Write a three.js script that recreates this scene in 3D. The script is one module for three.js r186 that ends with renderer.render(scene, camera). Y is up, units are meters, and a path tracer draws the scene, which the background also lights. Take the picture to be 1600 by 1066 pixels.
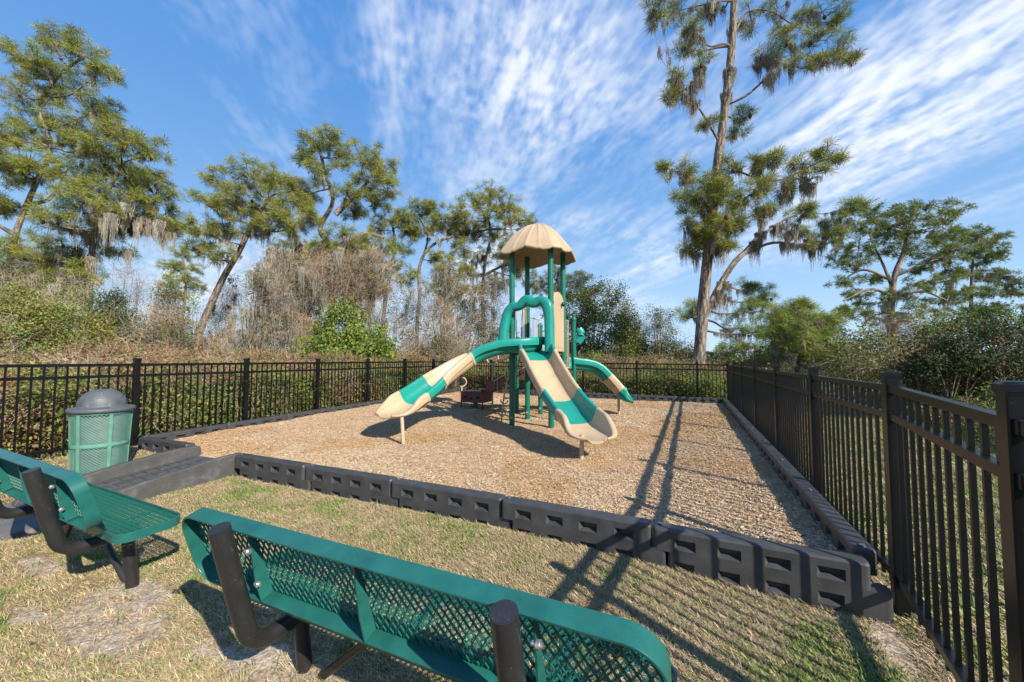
import * as THREE from 'three';
import { mergeGeometries } from 'three/addons/utils/BufferGeometryUtils.js';
import { RoundedBoxGeometry } from 'three/addons/geometries/RoundedBoxGeometry.js';

// ---------------------------------------------------------------- camera, sky, sun, exposure
const scene = new THREE.Scene();
const W = 1024, H = 682, CAM_H = 1.49, FOCAL = 610, YAW = THREE.MathUtils.degToRad(24.3), PITCH = Math.atan(29 / FOCAL);
const camera = new THREE.PerspectiveCamera(THREE.MathUtils.radToDeg(2 * Math.atan(533 / FOCAL)), W / H, 0.05, 2000);
camera.rotation.order = 'YXZ';
camera.position.set(0, CAM_H, 0);
camera.rotation.set(PITCH, YAW, 0);
camera.updateMatrixWorld();

const SUN = new THREE.Vector3(1.35, 1.0, 0.66).normalize();
const sun = new THREE.DirectionalLight(new THREE.Color().setRGB(1, 0.93, 0.82), 5);
sun.position.copy(SUN).multiplyScalar(60);
sun.castShadow = true;
sun.shadow.mapSize.set(4096, 4096);
Object.assign(sun.shadow.camera, { left: -30, right: 30, top: 30, bottom: -30, near: 1, far: 160 });
scene.add(sun, sun.target);

const renderer = new THREE.WebGLRenderer({ antialias: true });
renderer.setSize(W, H);
renderer.toneMapping = THREE.LinearToneMapping;
renderer.toneMappingExposure = 1.6;
renderer.shadowMap.enabled = true;

// ---------------------------------------------------------------- small maths
function rngOf(seed) { let a = seed >>> 0; return () => { a = (a + 0x6D2B79F5) | 0; let t = Math.imul(a ^ (a >>> 15), 1 | a); t = (t + Math.imul(t ^ (t >>> 7), 61 | t)) ^ t; return ((t ^ (t >>> 14)) >>> 0) / 4294967296; }; }
const V = (x, y, z) => new THREE.Vector3(x, y, z);
const clamp = (v, a = 0, b = 1) => Math.min(b, Math.max(a, v));
const mix = (a, b, t) => a + (b - a) * t;
const smooth = (a, b, v) => { const t = clamp((v - a) / (b - a)); return t * t * (3 - 2 * t); };
const hash = (x, y, s = 0) => { let h = Math.imul(x | 0, 374761393) + Math.imul(y | 0, 668265263) + Math.imul(s | 0, 2147483647 ^ 0x5bd1e995); h = Math.imul(h ^ (h >>> 13), 1274126177); return ((h ^ (h >>> 16)) >>> 0) / 4294967296; };
function vnoise(x, y, s = 0, wrap = 0) {
  const xi = Math.floor(x), yi = Math.floor(y), fx = x - xi, fy = y - yi, u = fx * fx * (3 - 2 * fx), v = fy * fy * (3 - 2 * fy);
  const m = wrap ? (n) => ((n % wrap) + wrap) % wrap : (n) => n;
  const a = hash(m(xi), m(yi), s), b = hash(m(xi + 1), m(yi), s), c = hash(m(xi), m(yi + 1), s), d = hash(m(xi + 1), m(yi + 1), s);
  return a + (b - a) * u + (c - a) * v + (a - b - c + d) * u * v;
}
function fbm(x, y, oct = 4, s = 0, wrap = 0) { let a = 0, w = 0.5, t = 0; for (let i = 0; i < oct; i++) { a += w * vnoise(x, y, s + i, wrap); t += w; x *= 2; y *= 2; if (wrap) wrap *= 2; w *= 0.5; } return a / t; }
// a pixel of the 1600 x 1066 photograph and a depth along the lens axis, as a point of the place
const FWD = V(0, 0, -1).applyEuler(camera.rotation), RIGHT = V(1, 0, 0).applyEuler(camera.rotation), UPV = V(0, 1, 0).applyEuler(camera.rotation);
const at = (px, py, depth) => V(0, CAM_H, 0).addScaledVector(FWD, depth).addScaledVector(RIGHT, (px - 800) / FOCAL * depth).addScaledVector(UPV, (533 - py) / FOCAL * depth);

// ---------------------------------------------------------------- sky: blue air with thin streaked cirrus
{
  const w = 2048, h = 1024, data = new Float32Array(w * h * 4);
  const horizon = [0.44, 0.59, 0.73], mid = [0.125, 0.305, 0.57], zen = [0.048, 0.165, 0.44];
  const dir = V(0, 0, 0);
  // broad fields of cirrus: azimuth from north (degrees, east positive), elevation, widths, strength
  const fields = [[-27, 27, 12, 13, 0.85], [-20, 40, 17, 15, 0.9], [-30, 16, 7, 9, 0.5], [-43, 42, 4, 16, 0.7], [23, 24, 15, 8, 0.92], [34, 34, 18, 10, 0.74], [8, 30, 12, 9, 0.6], [12, 15, 12, 4, 0.4], [-4, 14, 8, 3, 0.8], [-10, 8, 8, 3, 0.75], [-14, 19, 12, 2.5, 0.5], [-56, 24, 9, 12, 0.3], [-64, 44, 10, 8, 0.4], [-45, 7, 22, 5, 0.7], [-62, 9, 12, 5, 0.4],
    [95, 24, 24, 16, 0.8], [150, 34, 28, 16, 0.8], [-130, 26, 26, 16, 0.8], [-170, 14, 20, 7, 0.6], [20, 70, 40, 14, 0.7]];
  for (let j = 0; j < h; j++) {
    const el = ((j + 0.5) / h - 0.5) * Math.PI, se = Math.sin(el), ce = Math.cos(el);
    for (let i = 0; i < w; i++) {
      const th = ((i + 0.5) / w - 0.5) * 2 * Math.PI;
      dir.set(Math.cos(th) * ce, se, Math.sin(th) * ce);
      const e = Math.max(0, se), k1 = Math.pow(1 - e, 4.4), k2 = Math.pow(1 - e, 1.5);
      let r = mix(mix(zen[0], mid[0], k2), horizon[0], k1), g = mix(mix(zen[1], mid[1], k2), horizon[1], k1), b = mix(mix(zen[2], mid[2], k2), horizon[2], k1);
      // cloud sheet: streaks along one wind direction, seen in perspective
      if (se > 0.0) {
        const yy = Math.max(se, 0.02) + 0.09, px = dir.x / yy, pz = dir.z / yy;
        const az = Math.atan2(dir.x, -dir.z) * 57.2958, eld = el * 57.2958;
        let m = 0;
        for (const f of fields) { let da = az - f[0]; da -= 360 * Math.round(da / 360); const q = (da / f[2]) ** 2 + ((eld - f[1]) / f[3]) ** 2; m += f[4] * Math.exp(-q); }
        m = Math.min(m, 1.25);
        const wa = -0.68, su = px * Math.cos(wa) + pz * Math.sin(wa), sv = -px * Math.sin(wa) + pz * Math.cos(wa); // su across the wind, sv along it
        const wx = fbm(su * 1.3, sv * 0.9, 3, 11) - 0.5, wz = fbm(su * 1.3 + 9, sv * 0.9, 3, 17) - 0.5;
        const broad = fbm(su * 2.2 + wx * 1.2, sv * 1.0 + wz * 0.8, 3, 41), fibre = fbm(su * 13 + wx * 4, sv * 4.4 + wz * 3, 6, 3), fleck = fbm(su * 40 + wx * 8, sv * 26 + wz * 8, 5, 29), thread = fbm(su * 74 + wx * 12, sv * 12 + wz * 6, 4, 63);
        const t = fibre * 0.46 + fleck * 0.32 + thread * 0.22, body = m * (0.25 + 0.75 * smooth(0.2, 0.75, broad));
        let c = body * (0.12 + 1.0 * smooth(0.25, 0.8, t)) * 1.12 - 0.07;
        c = clamp(c < 0.72 ? c : 0.72 + (c - 0.72) * 0.4, 0, 0.9) * smooth(0, 0.05, se);
        const warm = 0.68;
        r = mix(r, warm, c); g = mix(g, warm * 1.03, c); b = mix(b, warm * 1.09, c);
      }
      const o = (j * w + i) * 4; data[o] = r; data[o + 1] = g; data[o + 2] = b; data[o + 3] = 1;
    }
  }
  const sky = new THREE.DataTexture(data, w, h, THREE.RGBAFormat, THREE.FloatType);
  sky.mapping = THREE.EquirectangularReflectionMapping; sky.magFilter = sky.minFilter = THREE.LinearFilter; sky.needsUpdate = true;
  scene.background = sky; scene.environment = sky;
}

// ---------------------------------------------------------------- materials
const C = (r, g, b) => new THREE.Color().setRGB(r, g, b);
function texture(size, fn, srgb = true) {
  const d = new Uint8Array(size * size * 4);
  for (let j = 0; j < size; j++) for (let i = 0; i < size; i++) { const c = fn(i / size, j / size, i, j), o = (j * size + i) * 4; for (let k = 0; k < 3; k++) d[o + k] = clamp(c[k]) * 255; d[o + 3] = 255; }
  const t = new THREE.DataTexture(d, size, size); t.wrapS = t.wrapT = THREE.RepeatWrapping; t.magFilter = THREE.LinearFilter; t.minFilter = THREE.LinearMipmapLinearFilter; t.generateMipmaps = true;
  if (srgb) t.colorSpace = THREE.SRGBColorSpace; t.needsUpdate = true; return t;
}
const grey = (v) => [v, v, v];
function rep(t, n) { const c = t.clone(); c.repeat.set(n, n); c.needsUpdate = true; return c; }
// dusty speckle: mostly white with small pale or dark flecks and cloudy patches (all wrap)
const speckle = texture(512, (u, v, i, j) => { const n = fbm(u * 8, v * 8, 5, 5, 8); const fl = hash(i >> 1, j >> 1, 77); return grey(0.76 + 0.22 * n + (fl > 0.994 ? 0.5 : 0) - (fl < 0.004 ? 0.25 : 0)); });
const dusty = texture(512, (u, v, i, j) => { const n = fbm(u * 6, v * 6, 6, 91, 6), f = hash(i, j, 8); const b = 0.42 + 0.2 * n + 0.14 * smooth(0.55, 0.8, n) + 0.07 * (f - 0.5) + (hash(i >> 1, j >> 1, 31) > 0.9955 ? 0.32 : 0); return [b, b * 0.985, b * 0.97]; });
// moulded plastic: faded patches and fine scuffs in many directions
const scuffed = texture(1024, (u, v, i, j) => { const n = fbm(u * 7, v * 7, 5, 733, 7), a = fbm(u * 150, v * 9, 3, 741, 9), b = fbm(u * 9, v * 150, 3, 743, 9), f = hash(i, j, 751); return grey(0.9 + 0.12 * (n - 0.5) - 0.12 * smooth(0.66, 0.8, a) * smooth(0.45, 0.65, n) - 0.1 * smooth(0.68, 0.8, b) + 0.03 * (f - 0.5) - (hash(i >> 1, j >> 1, 757) > 0.9985 ? 0.15 : 0)); });
// black coatings with pale specks of dust and bird droppings (the texture holds the whole colour)
const flecks = (seed, base, amount, pale) => texture(1024, (u, v, i, j) => { const n = fbm(u * 10, v * 10, 4, seed, 10), f = hash(i, j, seed), g = hash(i >> 1, j >> 1, seed + 1), h = hash(i >> 2, j >> 2, seed + 2); let b = base * (0.82 + 0.36 * n) + 0.02 * (hash(i, j, seed + 3) - 0.5); if (f > 1 - amount || g > 1 - amount * 0.35 || h > 1 - amount * 0.04) b += pale * (0.4 + 0.6 * hash(i >> 2, j >> 2, seed + 5)); return [b, b * 1.0, b * 1.02]; });
const roughMap = texture(256, (u, v) => { const n = fbm(u * 6, v * 6, 5, 61, 6); return grey(0.55 + 0.6 * (n - 0.5) + 0.2); }, false);
const fineBump = texture(256, (u, v, i, j) => grey(0.5 * fbm(u * 16, v * 16, 4, 21, 16) + 0.5 * hash(i, j, 3)), false);
const barkMap = texture(512, (u, v) => { const wx = fbm(u * 6, v * 3, 3, 9, 3) - 0.5; const p = fbm(u * 10 + wx * 2, v * 5, 5, 14, 5), c = Math.abs(fbm(u * 16, v * 5 + wx, 3, 44, 5) - 0.5) * 2; const k = 0.45 + 0.5 * p + 0.25 * smooth(0.02, 0.25, c) - 0.2; return [k, k * 0.94, k * 0.88]; });
const chipTint = texture(1024, (u, v, i, j) => { const a = fbm(u * 48, v * 48, 4, 6, 48), b = fbm(u * 110, v * 110, 2, 19, 110), p = fbm(u * 5, v * 5, 4, 33, 5); const k = 0.46 + 0.42 * (a * 0.6 + b * 0.6 - 0.1) + 0.12 * (p - 0.5); return [k * 1.13, k * 0.945, k * 0.74]; });
const turfTint = texture(1024, (u, v, i, j) => { const a = fbm(u * 64, v * 64, 4, 56, 64), b = fbm(u * 150, v * 150, 2, 59, 150); const k = 0.3 + 0.75 * (a * 0.5 + b * 0.5); return [k, k, k]; });
const std = (color, roughness, extra = {}) => new THREE.MeshStandardMaterial({ color, roughness, ...extra });
const M = {
  teal: new THREE.MeshPhysicalMaterial({ color: C(0.018, 0.30, 0.24), roughness: 0.42, map: rep(scuffed, 0.9), roughnessMap: roughMap, specularIntensity: 0.7 }),
  tan: new THREE.MeshPhysicalMaterial({ color: C(0.60, 0.44, 0.275), roughness: 0.46, map: rep(scuffed, 0.9), roughnessMap: roughMap, specularIntensity: 0.7 }),
  tanPaint: std(C(0.6, 0.47, 0.32), 0.42, { map: speckle }),
  postGreen: std(C(0.007, 0.175, 0.115), 0.33, { map: speckle }),
  brown: std(C(0.17, 0.062, 0.042), 0.5, { map: speckle }),
  brownDeck: std(C(0.13, 0.05, 0.037), 0.6, { map: speckle }),
  benchGreen: std(C(0.022, 0.155, 0.13), 0.28, { map: rep(speckle, 1.7) }),
  benchMesh: std(C(0.008, 0.1, 0.075), 0.38),
  black: std(C(0.011, 0.012, 0.015), 0.36, { map: rep(speckle, 2.3) }),
  blackPipe: std(C(1, 1, 1), 0.45, { map: rep(flecks(611, 0.15, 0.006, 0.5), 1.6), roughnessMap: roughMap }),
  rubber: std(C(1, 1, 1), 0.58, { map: rep(flecks(651, 0.245, 0.006, 0.22), 1.2), roughnessMap: roughMap, bumpMap: rep(fineBump, 6), bumpScale: 0.0009 }),
  rampRubber: std(C(0.30, 0.30, 0.30), 0.7, { map: rep(dusty, 1.3), bumpMap: rep(fineBump, 5), bumpScale: 0.0015 }),
  steel: std(C(0.62, 0.62, 0.6), 0.35, { metalness: 0.85 }),
  fence: new THREE.MeshPhysicalMaterial({ color: C(0.8, 0.9, 1), roughness: 0.34, specularIntensity: 0.6, map: rep(flecks(631, 0.082, 0.0022, 0.45), 1.1) }),
  canGreen: std(C(0.15, 0.37, 0.285), 0.5, { map: rep(speckle, 2) }),
  lid: std(C(0.36, 0.405, 0.46), 0.55, { map: rep(dusty, 2.2) }),
  liner: std(C(0.34, 0.37, 0.40), 0.6, { map: rep(speckle, 2) }),
  hole: std(C(0.02, 0.02, 0.02), 0.9),
  concrete: std(C(0.62, 0.6, 0.57), 0.9, { map: rep(dusty, 0.8), bumpMap: rep(fineBump, 3), bumpScale: 0.002 }),
  bark: std(C(0.50, 0.455, 0.41), 0.95, { map: rep(barkMap, 0.6), bumpMap: rep(barkMap, 0.6), bumpScale: 0.03 }),
  twig: std(C(0.22, 0.19, 0.16), 0.95),
};

// ---------------------------------------------------------------- geometry helpers
const flat = (g) => { const n = g.index ? g.toNonIndexed() : g; for (const k of Object.keys(n.attributes)) if (!['position', 'normal', 'uv'].includes(k)) n.deleteAttribute(k); return n; };
function metreUV(g) { // uv in metres, by the way each face points
  const p = g.attributes.position, n = g.attributes.normal, uv = new Float32Array(p.count * 2);
  for (let i = 0; i < p.count; i++) { const ax = Math.abs(n.getX(i)), ay = Math.abs(n.getY(i)), az = Math.abs(n.getZ(i)); if (ay >= ax && ay >= az) { uv[2 * i] = p.getX(i); uv[2 * i + 1] = p.getZ(i); } else if (ax >= az) { uv[2 * i] = p.getZ(i); uv[2 * i + 1] = p.getY(i); } else { uv[2 * i] = p.getX(i); uv[2 * i + 1] = p.getY(i); } }
  g.setAttribute('uv', new THREE.BufferAttribute(uv, 2)); return g;
}
const join = (...gs) => metreUV(mergeGeometries(gs.flat().map(flat)));
const shift = (g, x, y, z) => (g.translate(x, y, z), g);
function boxAt(w, h, d, x, y, z, ry = 0, rz = 0, rx = 0) { const g = new THREE.BoxGeometry(w, h, d); if (rx) g.rotateX(rx); if (rz) g.rotateZ(rz); if (ry) g.rotateY(ry); return shift(g, x, y, z); }
function rboxAt(w, h, d, r, x, y, z, ry = 0, rz = 0, rx = 0) { const g = new RoundedBoxGeometry(w, h, d, 2, r); if (rx) g.rotateX(rx); if (rz) g.rotateZ(rz); if (ry) g.rotateY(ry); return shift(g, x, y, z); }
function bar(a, b, r, seg = 12, r2 = r) { // round bar from a to b
  const d = b.clone().sub(a), g = new THREE.CylinderGeometry(r2, r, d.length(), seg, 1);
  g.applyQuaternion(new THREE.Quaternion().setFromUnitVectors(V(0, 1, 0), d.clone().normalize())); g.translate((a.x + b.x) / 2, (a.y + b.y) / 2, (a.z + b.z) / 2); return g;
}
function beam(a, b, w, h) { // square bar from a to b, height h in y, width w across
  const d = b.clone().sub(a), g = new THREE.BoxGeometry(d.length(), h, w), e = Math.atan2(d.y, Math.hypot(d.x, d.z));
  g.rotateZ(e); g.rotateY(Math.atan2(-d.z, d.x)); g.translate((a.x + b.x) / 2, (a.y + b.y) / 2, (a.z + b.z) / 2); return g;
}
const pipe = (pts, r, seg = 40, rad = 12, closed = false) => new THREE.TubeGeometry(new THREE.CatmullRomCurve3(pts, closed, 'centripetal'), seg, r, rad, closed);
const used = {};
function numbered(name) { const n = used[name] = (used[name] ?? -1) + 1; return n ? `${name}_${String(n).padStart(3, '0')}` : name; }
function mesh(name, g, m, parent) { const o = new THREE.Mesh(g, m); o.name = name; o.castShadow = o.receiveShadow = true; parent.add(o); return o; }
const tag = (o, label, category, group) => { Object.assign(o.userData, { label, category }); if (group) o.userData.group = group; return o; };
function thing(name, label, category, group, pos = [0, 0, 0], turn = 0) { const o = new THREE.Group(); o.name = numbered(name); o.position.set(...pos); o.rotation.y = turn; scene.add(o); return tag(o, label, category, group); }
const struct = (name, g, m) => { const o = mesh(name, g, m, scene); o.userData.kind = 'structure'; return o; };
const stuff = (o) => { o.userData.kind = 'stuff'; return o; };
const _m = new THREE.Matrix4(), _q = new THREE.Quaternion(), _s = V(1, 1, 1), _e = new THREE.Euler();
function instances(name, g, m, list, parent) { // list of [x, y, z, quaternion, scale or [sx, sy, sz], colour]
  const o = new THREE.InstancedMesh(g, m, list.length); o.name = name; o.castShadow = o.receiveShadow = true; o.userData.kind = 'stuff';
  list.forEach((a, i) => { const s = a[4]; if (s.length) _s.set(s[0], s[1], s[2]); else _s.set(s, s, s); _m.compose(V(a[0], a[1], a[2]), a[3], _s); o.setMatrixAt(i, _m); if (a[5]) o.setColorAt(i, a[5]); });
  parent.add(o); return o;
}
const turnQ = (x, y, z) => new THREE.Quaternion().setFromEuler(_e.set(x, y, z));

// ---------------------------------------------------------------- ground, mulch, path
const LEFT0 = V(-7.79, 0, -3.13), LDIR = V(-0.078, 0, -0.997), LEN_L = 11.0;          // line of the fence on the wooded side
const leftX = (z) => LEFT0.x + (z - LEFT0.z) / LDIR.z * LDIR.x;
const inPlay = (x, z) => x > leftX(z) + 0.2 && x < 0.99 && z < -3.12 && z > -13.75;
const lump = (x, z) => 0.026 * (fbm(x * 0.55, z * 0.55, 3, 201) - 0.62) + 0.02 * (fbm(x * 2.6, z * 2.6, 3, 207) - 0.5);
function groundY(x, z) {
  const edge = Math.max(leftX(z) + 0.25 - x, x - 0.97, z + 3.14, -13.7 - z); // below zero inside the play area
  const y = lump(x, z) + 0.13 * smooth(-5.6, -7.6, x) + 0.05 * smooth(-1.4, -3.2, z) * smooth(1.5, -1, x) - 0.03 * smooth(-0.5, 1, x) + 0.06 * smooth(-6, -13, z) + 0.6 * (fbm(x * 0.05, z * 0.05, 3, 333) - 0.5) * smooth(18, 60, Math.hypot(x, z));
  return y - 0.2 * smooth(0.02, -0.12, edge) - 0.035 * smooth(-6.5, -6.3, x) * smooth(-5.0, -5.2, x) * smooth(-1.9, -1.6, z);
}
const mulchY = (x, z) => 0.135 + 0.085 * smooth(-5.2, -7.6, x) + 0.05 * (fbm(x * 0.9, z * 0.9, 3, 401) - 0.5) + 0.035 * (fbm(x * 3.6, z * 3.6, 3, 405) - 0.5)
  - 0.05 * Math.exp(-((x + 1.1) ** 2 + (z + 5.0) ** 2) / 0.18) - 0.05 * Math.exp(-((x + 4.5) ** 2 + (z + 4.75) ** 2) / 0.2);
// how green, how bare (sand showing) the turf is at a spot
const sandSpots = [[-3.15, -1.22, 0.5, 0.2], [-2.95, -1.03, 0.45, 0.15], [-3.25, -1.44, 0.32, 0.12], [-4.3, -1.22, 0.6, 0.17], [-2.2, -1.25, 0.55, 0.14], [-1.75, -1.4, 0.42, 0.16], [1.0, -2.8, 0.18, 0.4], [-0.6, -1.42, 0.4, 0.1], [-3.6, -0.95, 0.2, 0.1]];
const greenSpots = [[-4.6, -2.75, 0.7, 0.3, 0.5], [-3.7, -0.75, 0.5, 0.25, 0.5], [-0.45, -1.9, 0.28, 0.3, 0.75], [0.35, -1.85, 0.22, 0.9, 0.7], [0.75, -2.2, 0.3, 0.5, 0.5], [-1.2, -1.5, 0.7, 0.2, 0.55], [-3.4, -1.75, 0.8, 0.35, 0.4], [-2.7, -2.75, 1.6, 0.3, 0.3], [-3.9, -1.55, 0.6, 0.14, 0.6], [-3.75, -0.78, 0.4, 0.14, 0.7], [-2.9, -1.7, 0.5, 0.16, 0.5]];
function turf(x, z) {
  let sand = 0, green = 0;
  for (const s of sandSpots) sand += Math.exp(-(((x - s[0]) / s[2]) ** 2 + ((z - s[1]) / s[3]) ** 2));
  for (const s of greenSpots) green += s[4] * Math.exp(-(((x - s[0]) / s[2]) ** 2 + ((z - s[1]) / s[3]) ** 2));
  const n1 = fbm(x * 1.6, z * 1.6, 4, 501), n2 = fbm(x * 5.5, z * 5.5, 3, 505);
  const bare = clamp(smooth(0.38, 0.95, sand + 0.7 * (n2 - 0.5) + 0.35 * (n1 - 0.5)));
  const g = clamp(smooth(0.5, 0.95, 0.36 + green * 0.6 + 1.0 * (n1 - 0.5) + 0.85 * (n2 - 0.5)) * (x > 1.25 ? 1 : 0.9) + (x > 1.25 ? 0.5 : 0));
  return [g, bare];
}
{
  const steps = (lo, hi, fine, far) => { const a = []; for (let v = lo; v <= hi + 1e-6; v += fine) a.push(v); let d = fine; for (let v = hi; v < far;) { d *= 1.22; v += d; a.push(v); } d = fine; const b = []; for (let v = lo; v > -far;) { d *= 1.22; v -= d; b.unshift(v); } return b.concat(a); };
  const xs = steps(-10, 4, 0.06, 900), zs = steps(-15, 1, 0.06, 900), nx = xs.length, nz = zs.length;
  const pos = new Float32Array(nx * nz * 3), col = new Float32Array(nx * nz * 3), uv = new Float32Array(nx * nz * 2), idx = [];
  for (let j = 0; j < nz; j++) for (let i = 0; i < nx; i++) {
    const k = j * nx + i, x = xs[i], z = zs[j], [g, b] = turf(x, z);
    pos.set([x, groundY(x, z), z], k * 3); uv.set([x, z], k * 2);
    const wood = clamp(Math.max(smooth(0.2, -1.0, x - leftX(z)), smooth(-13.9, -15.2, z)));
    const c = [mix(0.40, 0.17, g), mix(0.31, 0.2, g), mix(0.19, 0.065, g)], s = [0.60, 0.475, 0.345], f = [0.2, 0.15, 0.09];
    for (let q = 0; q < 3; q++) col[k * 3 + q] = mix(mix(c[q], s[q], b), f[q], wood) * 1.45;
  }
  for (let j = 0; j < nz - 1; j++) for (let i = 0; i < nx - 1; i++) { const a = j * nx + i; idx.push(a, a + nx, a + 1, a + 1, a + nx, a + nx + 1); }
  const g = new THREE.BufferGeometry(); g.setAttribute('position', new THREE.BufferAttribute(pos, 3)); g.setAttribute('color', new THREE.BufferAttribute(col, 3)); g.setAttribute('uv', new THREE.BufferAttribute(uv, 2)); g.setIndex(idx); g.computeVertexNormals();
  struct('ground', g, new THREE.MeshStandardMaterial({ vertexColors: true, roughness: 1, map: rep(turfTint, 0.7), bumpMap: rep(turfTint, 0.7), bumpScale: 0.008 }));
}
{ // wood-chip bed: a lumpy sheet, with loose chips lying on it
  const x0 = -9.2, x1 = 1.0, z0 = -13.8, z1 = -3.1, st = 0.05, nx = Math.round((x1 - x0) / st) + 1, nz = Math.round((z1 - z0) / st) + 1, pos = [], uv = [], idx = [];
  for (let j = 0; j < nz; j++) for (let i = 0; i < nx; i++) { const z = z0 + j * st, x = Math.max(x0 + i * st, leftX(z) + 0.16); pos.push(x, mulchY(x, z) + 0.012 * (vnoise(x * 14, z * 14, 8) - 0.5), z); uv.push(x, z); }
  for (let j = 0; j < nz - 1; j++) for (let i = 0; i < nx - 1; i++) { const a = j * nx + i; if (pos[3 * (a + 1)] - pos[3 * a] < 0.01) continue; idx.push(a, a + nx, a + 1, a + 1, a + nx, a + nx + 1); }
  const g = new THREE.BufferGeometry(); g.setAttribute('position', new THREE.Float32BufferAttribute(pos, 3)); g.setAttribute('uv', new THREE.Float32BufferAttribute(uv, 2)); g.setIndex(idx); g.computeVertexNormals();
  struct('mulch_bed', g, std(C(0.76, 0.70, 0.62), 0.95, { map: rep(chipTint, 0.75), bumpMap: rep(chipTint, 0.75), bumpScale: 0.016 }));
}
{ // short concrete walk that leads to the ramp
  const g = boxAt(1.12, 0.12, 6, -5.76, -0.028, 1.39);
  struct('concrete_path', join(g), M.concrete);
}

// ---------------------------------------------------------------- plastic border timbers
function timberGeometry(L) {
  const pos = [], w = 0.062;
  const quad = (a, b, c, d) => pos.push(...a, ...b, ...c, ...a, ...c, ...d);
  function prism(xa, xb, ya, yb, pockets, rnd) { // pocketed long sides, rounded ends and top
    const r = 0.028, tr = rnd ? 0.02 : 0.0006, out = [];
    for (const [cx, cz, a0] of [[xb - r, w - r, 0], [xa + r, w - r, 90], [xa + r, -w + r, 180], [xb - r, -w + r, 270]]) for (let k = 0; k <= 4; k++) { const a = (a0 + k * 22.5) * Math.PI / 180; out.push([cx + r * Math.cos(a), cz + r * Math.sin(a), Math.cos(a), Math.sin(a)]); }
    const n = out.length, ringAt = (ins, y) => out.map((p) => [p[0] - p[2] * ins, y, p[1] - p[3] * ins]);
    const rings = [ringAt(0, ya), ringAt(0, yb - tr), ringAt(tr * 0.29, yb - tr * 0.29), ringAt(tr, yb)];
    for (let q = 0; q < 3; q++) for (let k = 0; k < n; k++) {
      const k2 = (k + 1) % n; if (q === 0 && (k === 4 || k === 14)) continue; // long sides come below
      quad(rings[q][k], rings[q + 1][k], rings[q + 1][k2], rings[q][k2]);
    }
    const c = [(xa + xb) / 2, yb, 0]; for (let k = 0; k < n; k++) pos.push(...rings[3][k], ...c, ...rings[3][(k + 1) % n]);
    for (const s of [1, -1]) { // a long side: flat wall with sloped pockets
      const P = (x, y, dz) => [x, y, s * (w - dz)], face = (a, b, cc, d) => (s > 0 ? quad(a, b, cc, d) : quad(d, cc, b, a));
      const x0 = xa + r, x1 = xb - r, y0 = ya, y1 = yb - tr; let x = x0;
      for (const [p0, p1, q0, q1] of pockets) {
        face(P(x, y0, 0), P(p0, y0, 0), P(p0, y1, 0), P(x, y1, 0));
        face(P(p0, q1, 0), P(p1, q1, 0), P(p1, y1, 0), P(p0, y1, 0));
        if (q0 > y0) face(P(p0, y0, 0), P(p1, y0, 0), P(p1, q0, 0), P(p0, q0, 0));
        const i0 = p0 + 0.028, i1 = p1 - 0.014, j0 = q0 + 0.024, j1 = q1 - 0.006, D = 0.042;
        face(P(p0, q0, 0), P(p1, q0, 0), P(i1, j0, D), P(i0, j0, D)); face(P(p1, q0, 0), P(p1, q1, 0), P(i1, j1, D), P(i1, j0, D));
        face(P(p1, q1, 0), P(p0, q1, 0), P(i0, j1, D), P(i1, j1, D)); face(P(p0, q1, 0), P(p0, q0, 0), P(i0, j0, D), P(i0, j1, D));
        face(P(i0, j0, D), P(i1, j0, D), P(i1, j1, D), P(i0, j1, D)); x = p1;
      }
      face(P(x, y0, 0), P(x1, y0, 0), P(x1, y1, 0), P(x, y1, 0));
    }
  }
  const up = [], low = []; for (let k = 0; k < 4; k++) { const a = L * (0.115 + 0.222 * k); up.push([a, a + 0.14, 0.166, 0.236]); const b = Math.max(a, 0.135); low.push([b, b + 0.13, 0.015, 0.085]); }
  prism(0.004, L - 0.006, 0.1434, 0.30, up, true); prism(0.1, L + 0.09, -0.06, 0.1431, low, false);
  const g = new THREE.BufferGeometry(); g.setAttribute('position', new THREE.Float32BufferAttribute(pos, 3)); g.computeVertexNormals(); return metreUV(g);
}
const TL = 1.22, timberG = timberGeometry(TL), pinG = join(shift(new THREE.CylinderGeometry(0.017, 0.019, 0.012, 14), 0.05, 0.303, 0));
const ord = ['first', 'second', 'third', 'fourth', 'fifth', 'sixth', 'seventh', 'eighth', 'ninth', 'tenth'];
function timber(x, y, z, turn, label, group) {
  const t = thing('border_timber', label, 'edging', group, [x, y, z], turn);
  mesh('body', timberG, M.rubber, t); mesh('stake_pin', pinG, M.lid, t); return t;
}
for (let k = 0; k < 5; k++) timber(-5.14 + k * TL, [0.015, 0.005, 0, 0.004, -0.004][k], -3.1 - 0.03 * Math.sin(k), [0.01, 0.012, 0, -0.02, -0.012][k], `black plastic border timber of the grass side row, ${ord[k]} from the ramp`, 'border timbers along the grass');
for (let k = 0; k < 9; k++) timber(0.99, 0, -3.2 - k * 1.185, Math.PI / 2, `black plastic border timber beside the shaded fence, ${ord[k]} from the near corner`, 'border timbers along the shaded fence');
for (let k = 0; k < 7; k++) timber(0.86 - k * TL, 0.0 + k * 0.008, -13.72, Math.PI + 0.006, `black plastic border timber of the far edge, ${ord[k]} from the pine trunk corner`, 'border timbers along the far edge');
{ const a = Math.atan2(-LDIR.z, LDIR.x); for (let k = 0; k < 9; k++) timber(leftX(-3.14 - k * TL) + 0.24, 0.035 + 0.004 * k, -3.14 - k * TL, a, `black plastic border timber under the wooded side fence, ${ord[k]} from the trash can`, 'border timbers along the wooded side'); }
timber(-7.5, 0.03, -3.12, 0.02, 'short run of black plastic border timber between trash can and ramp', undefined);

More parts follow.
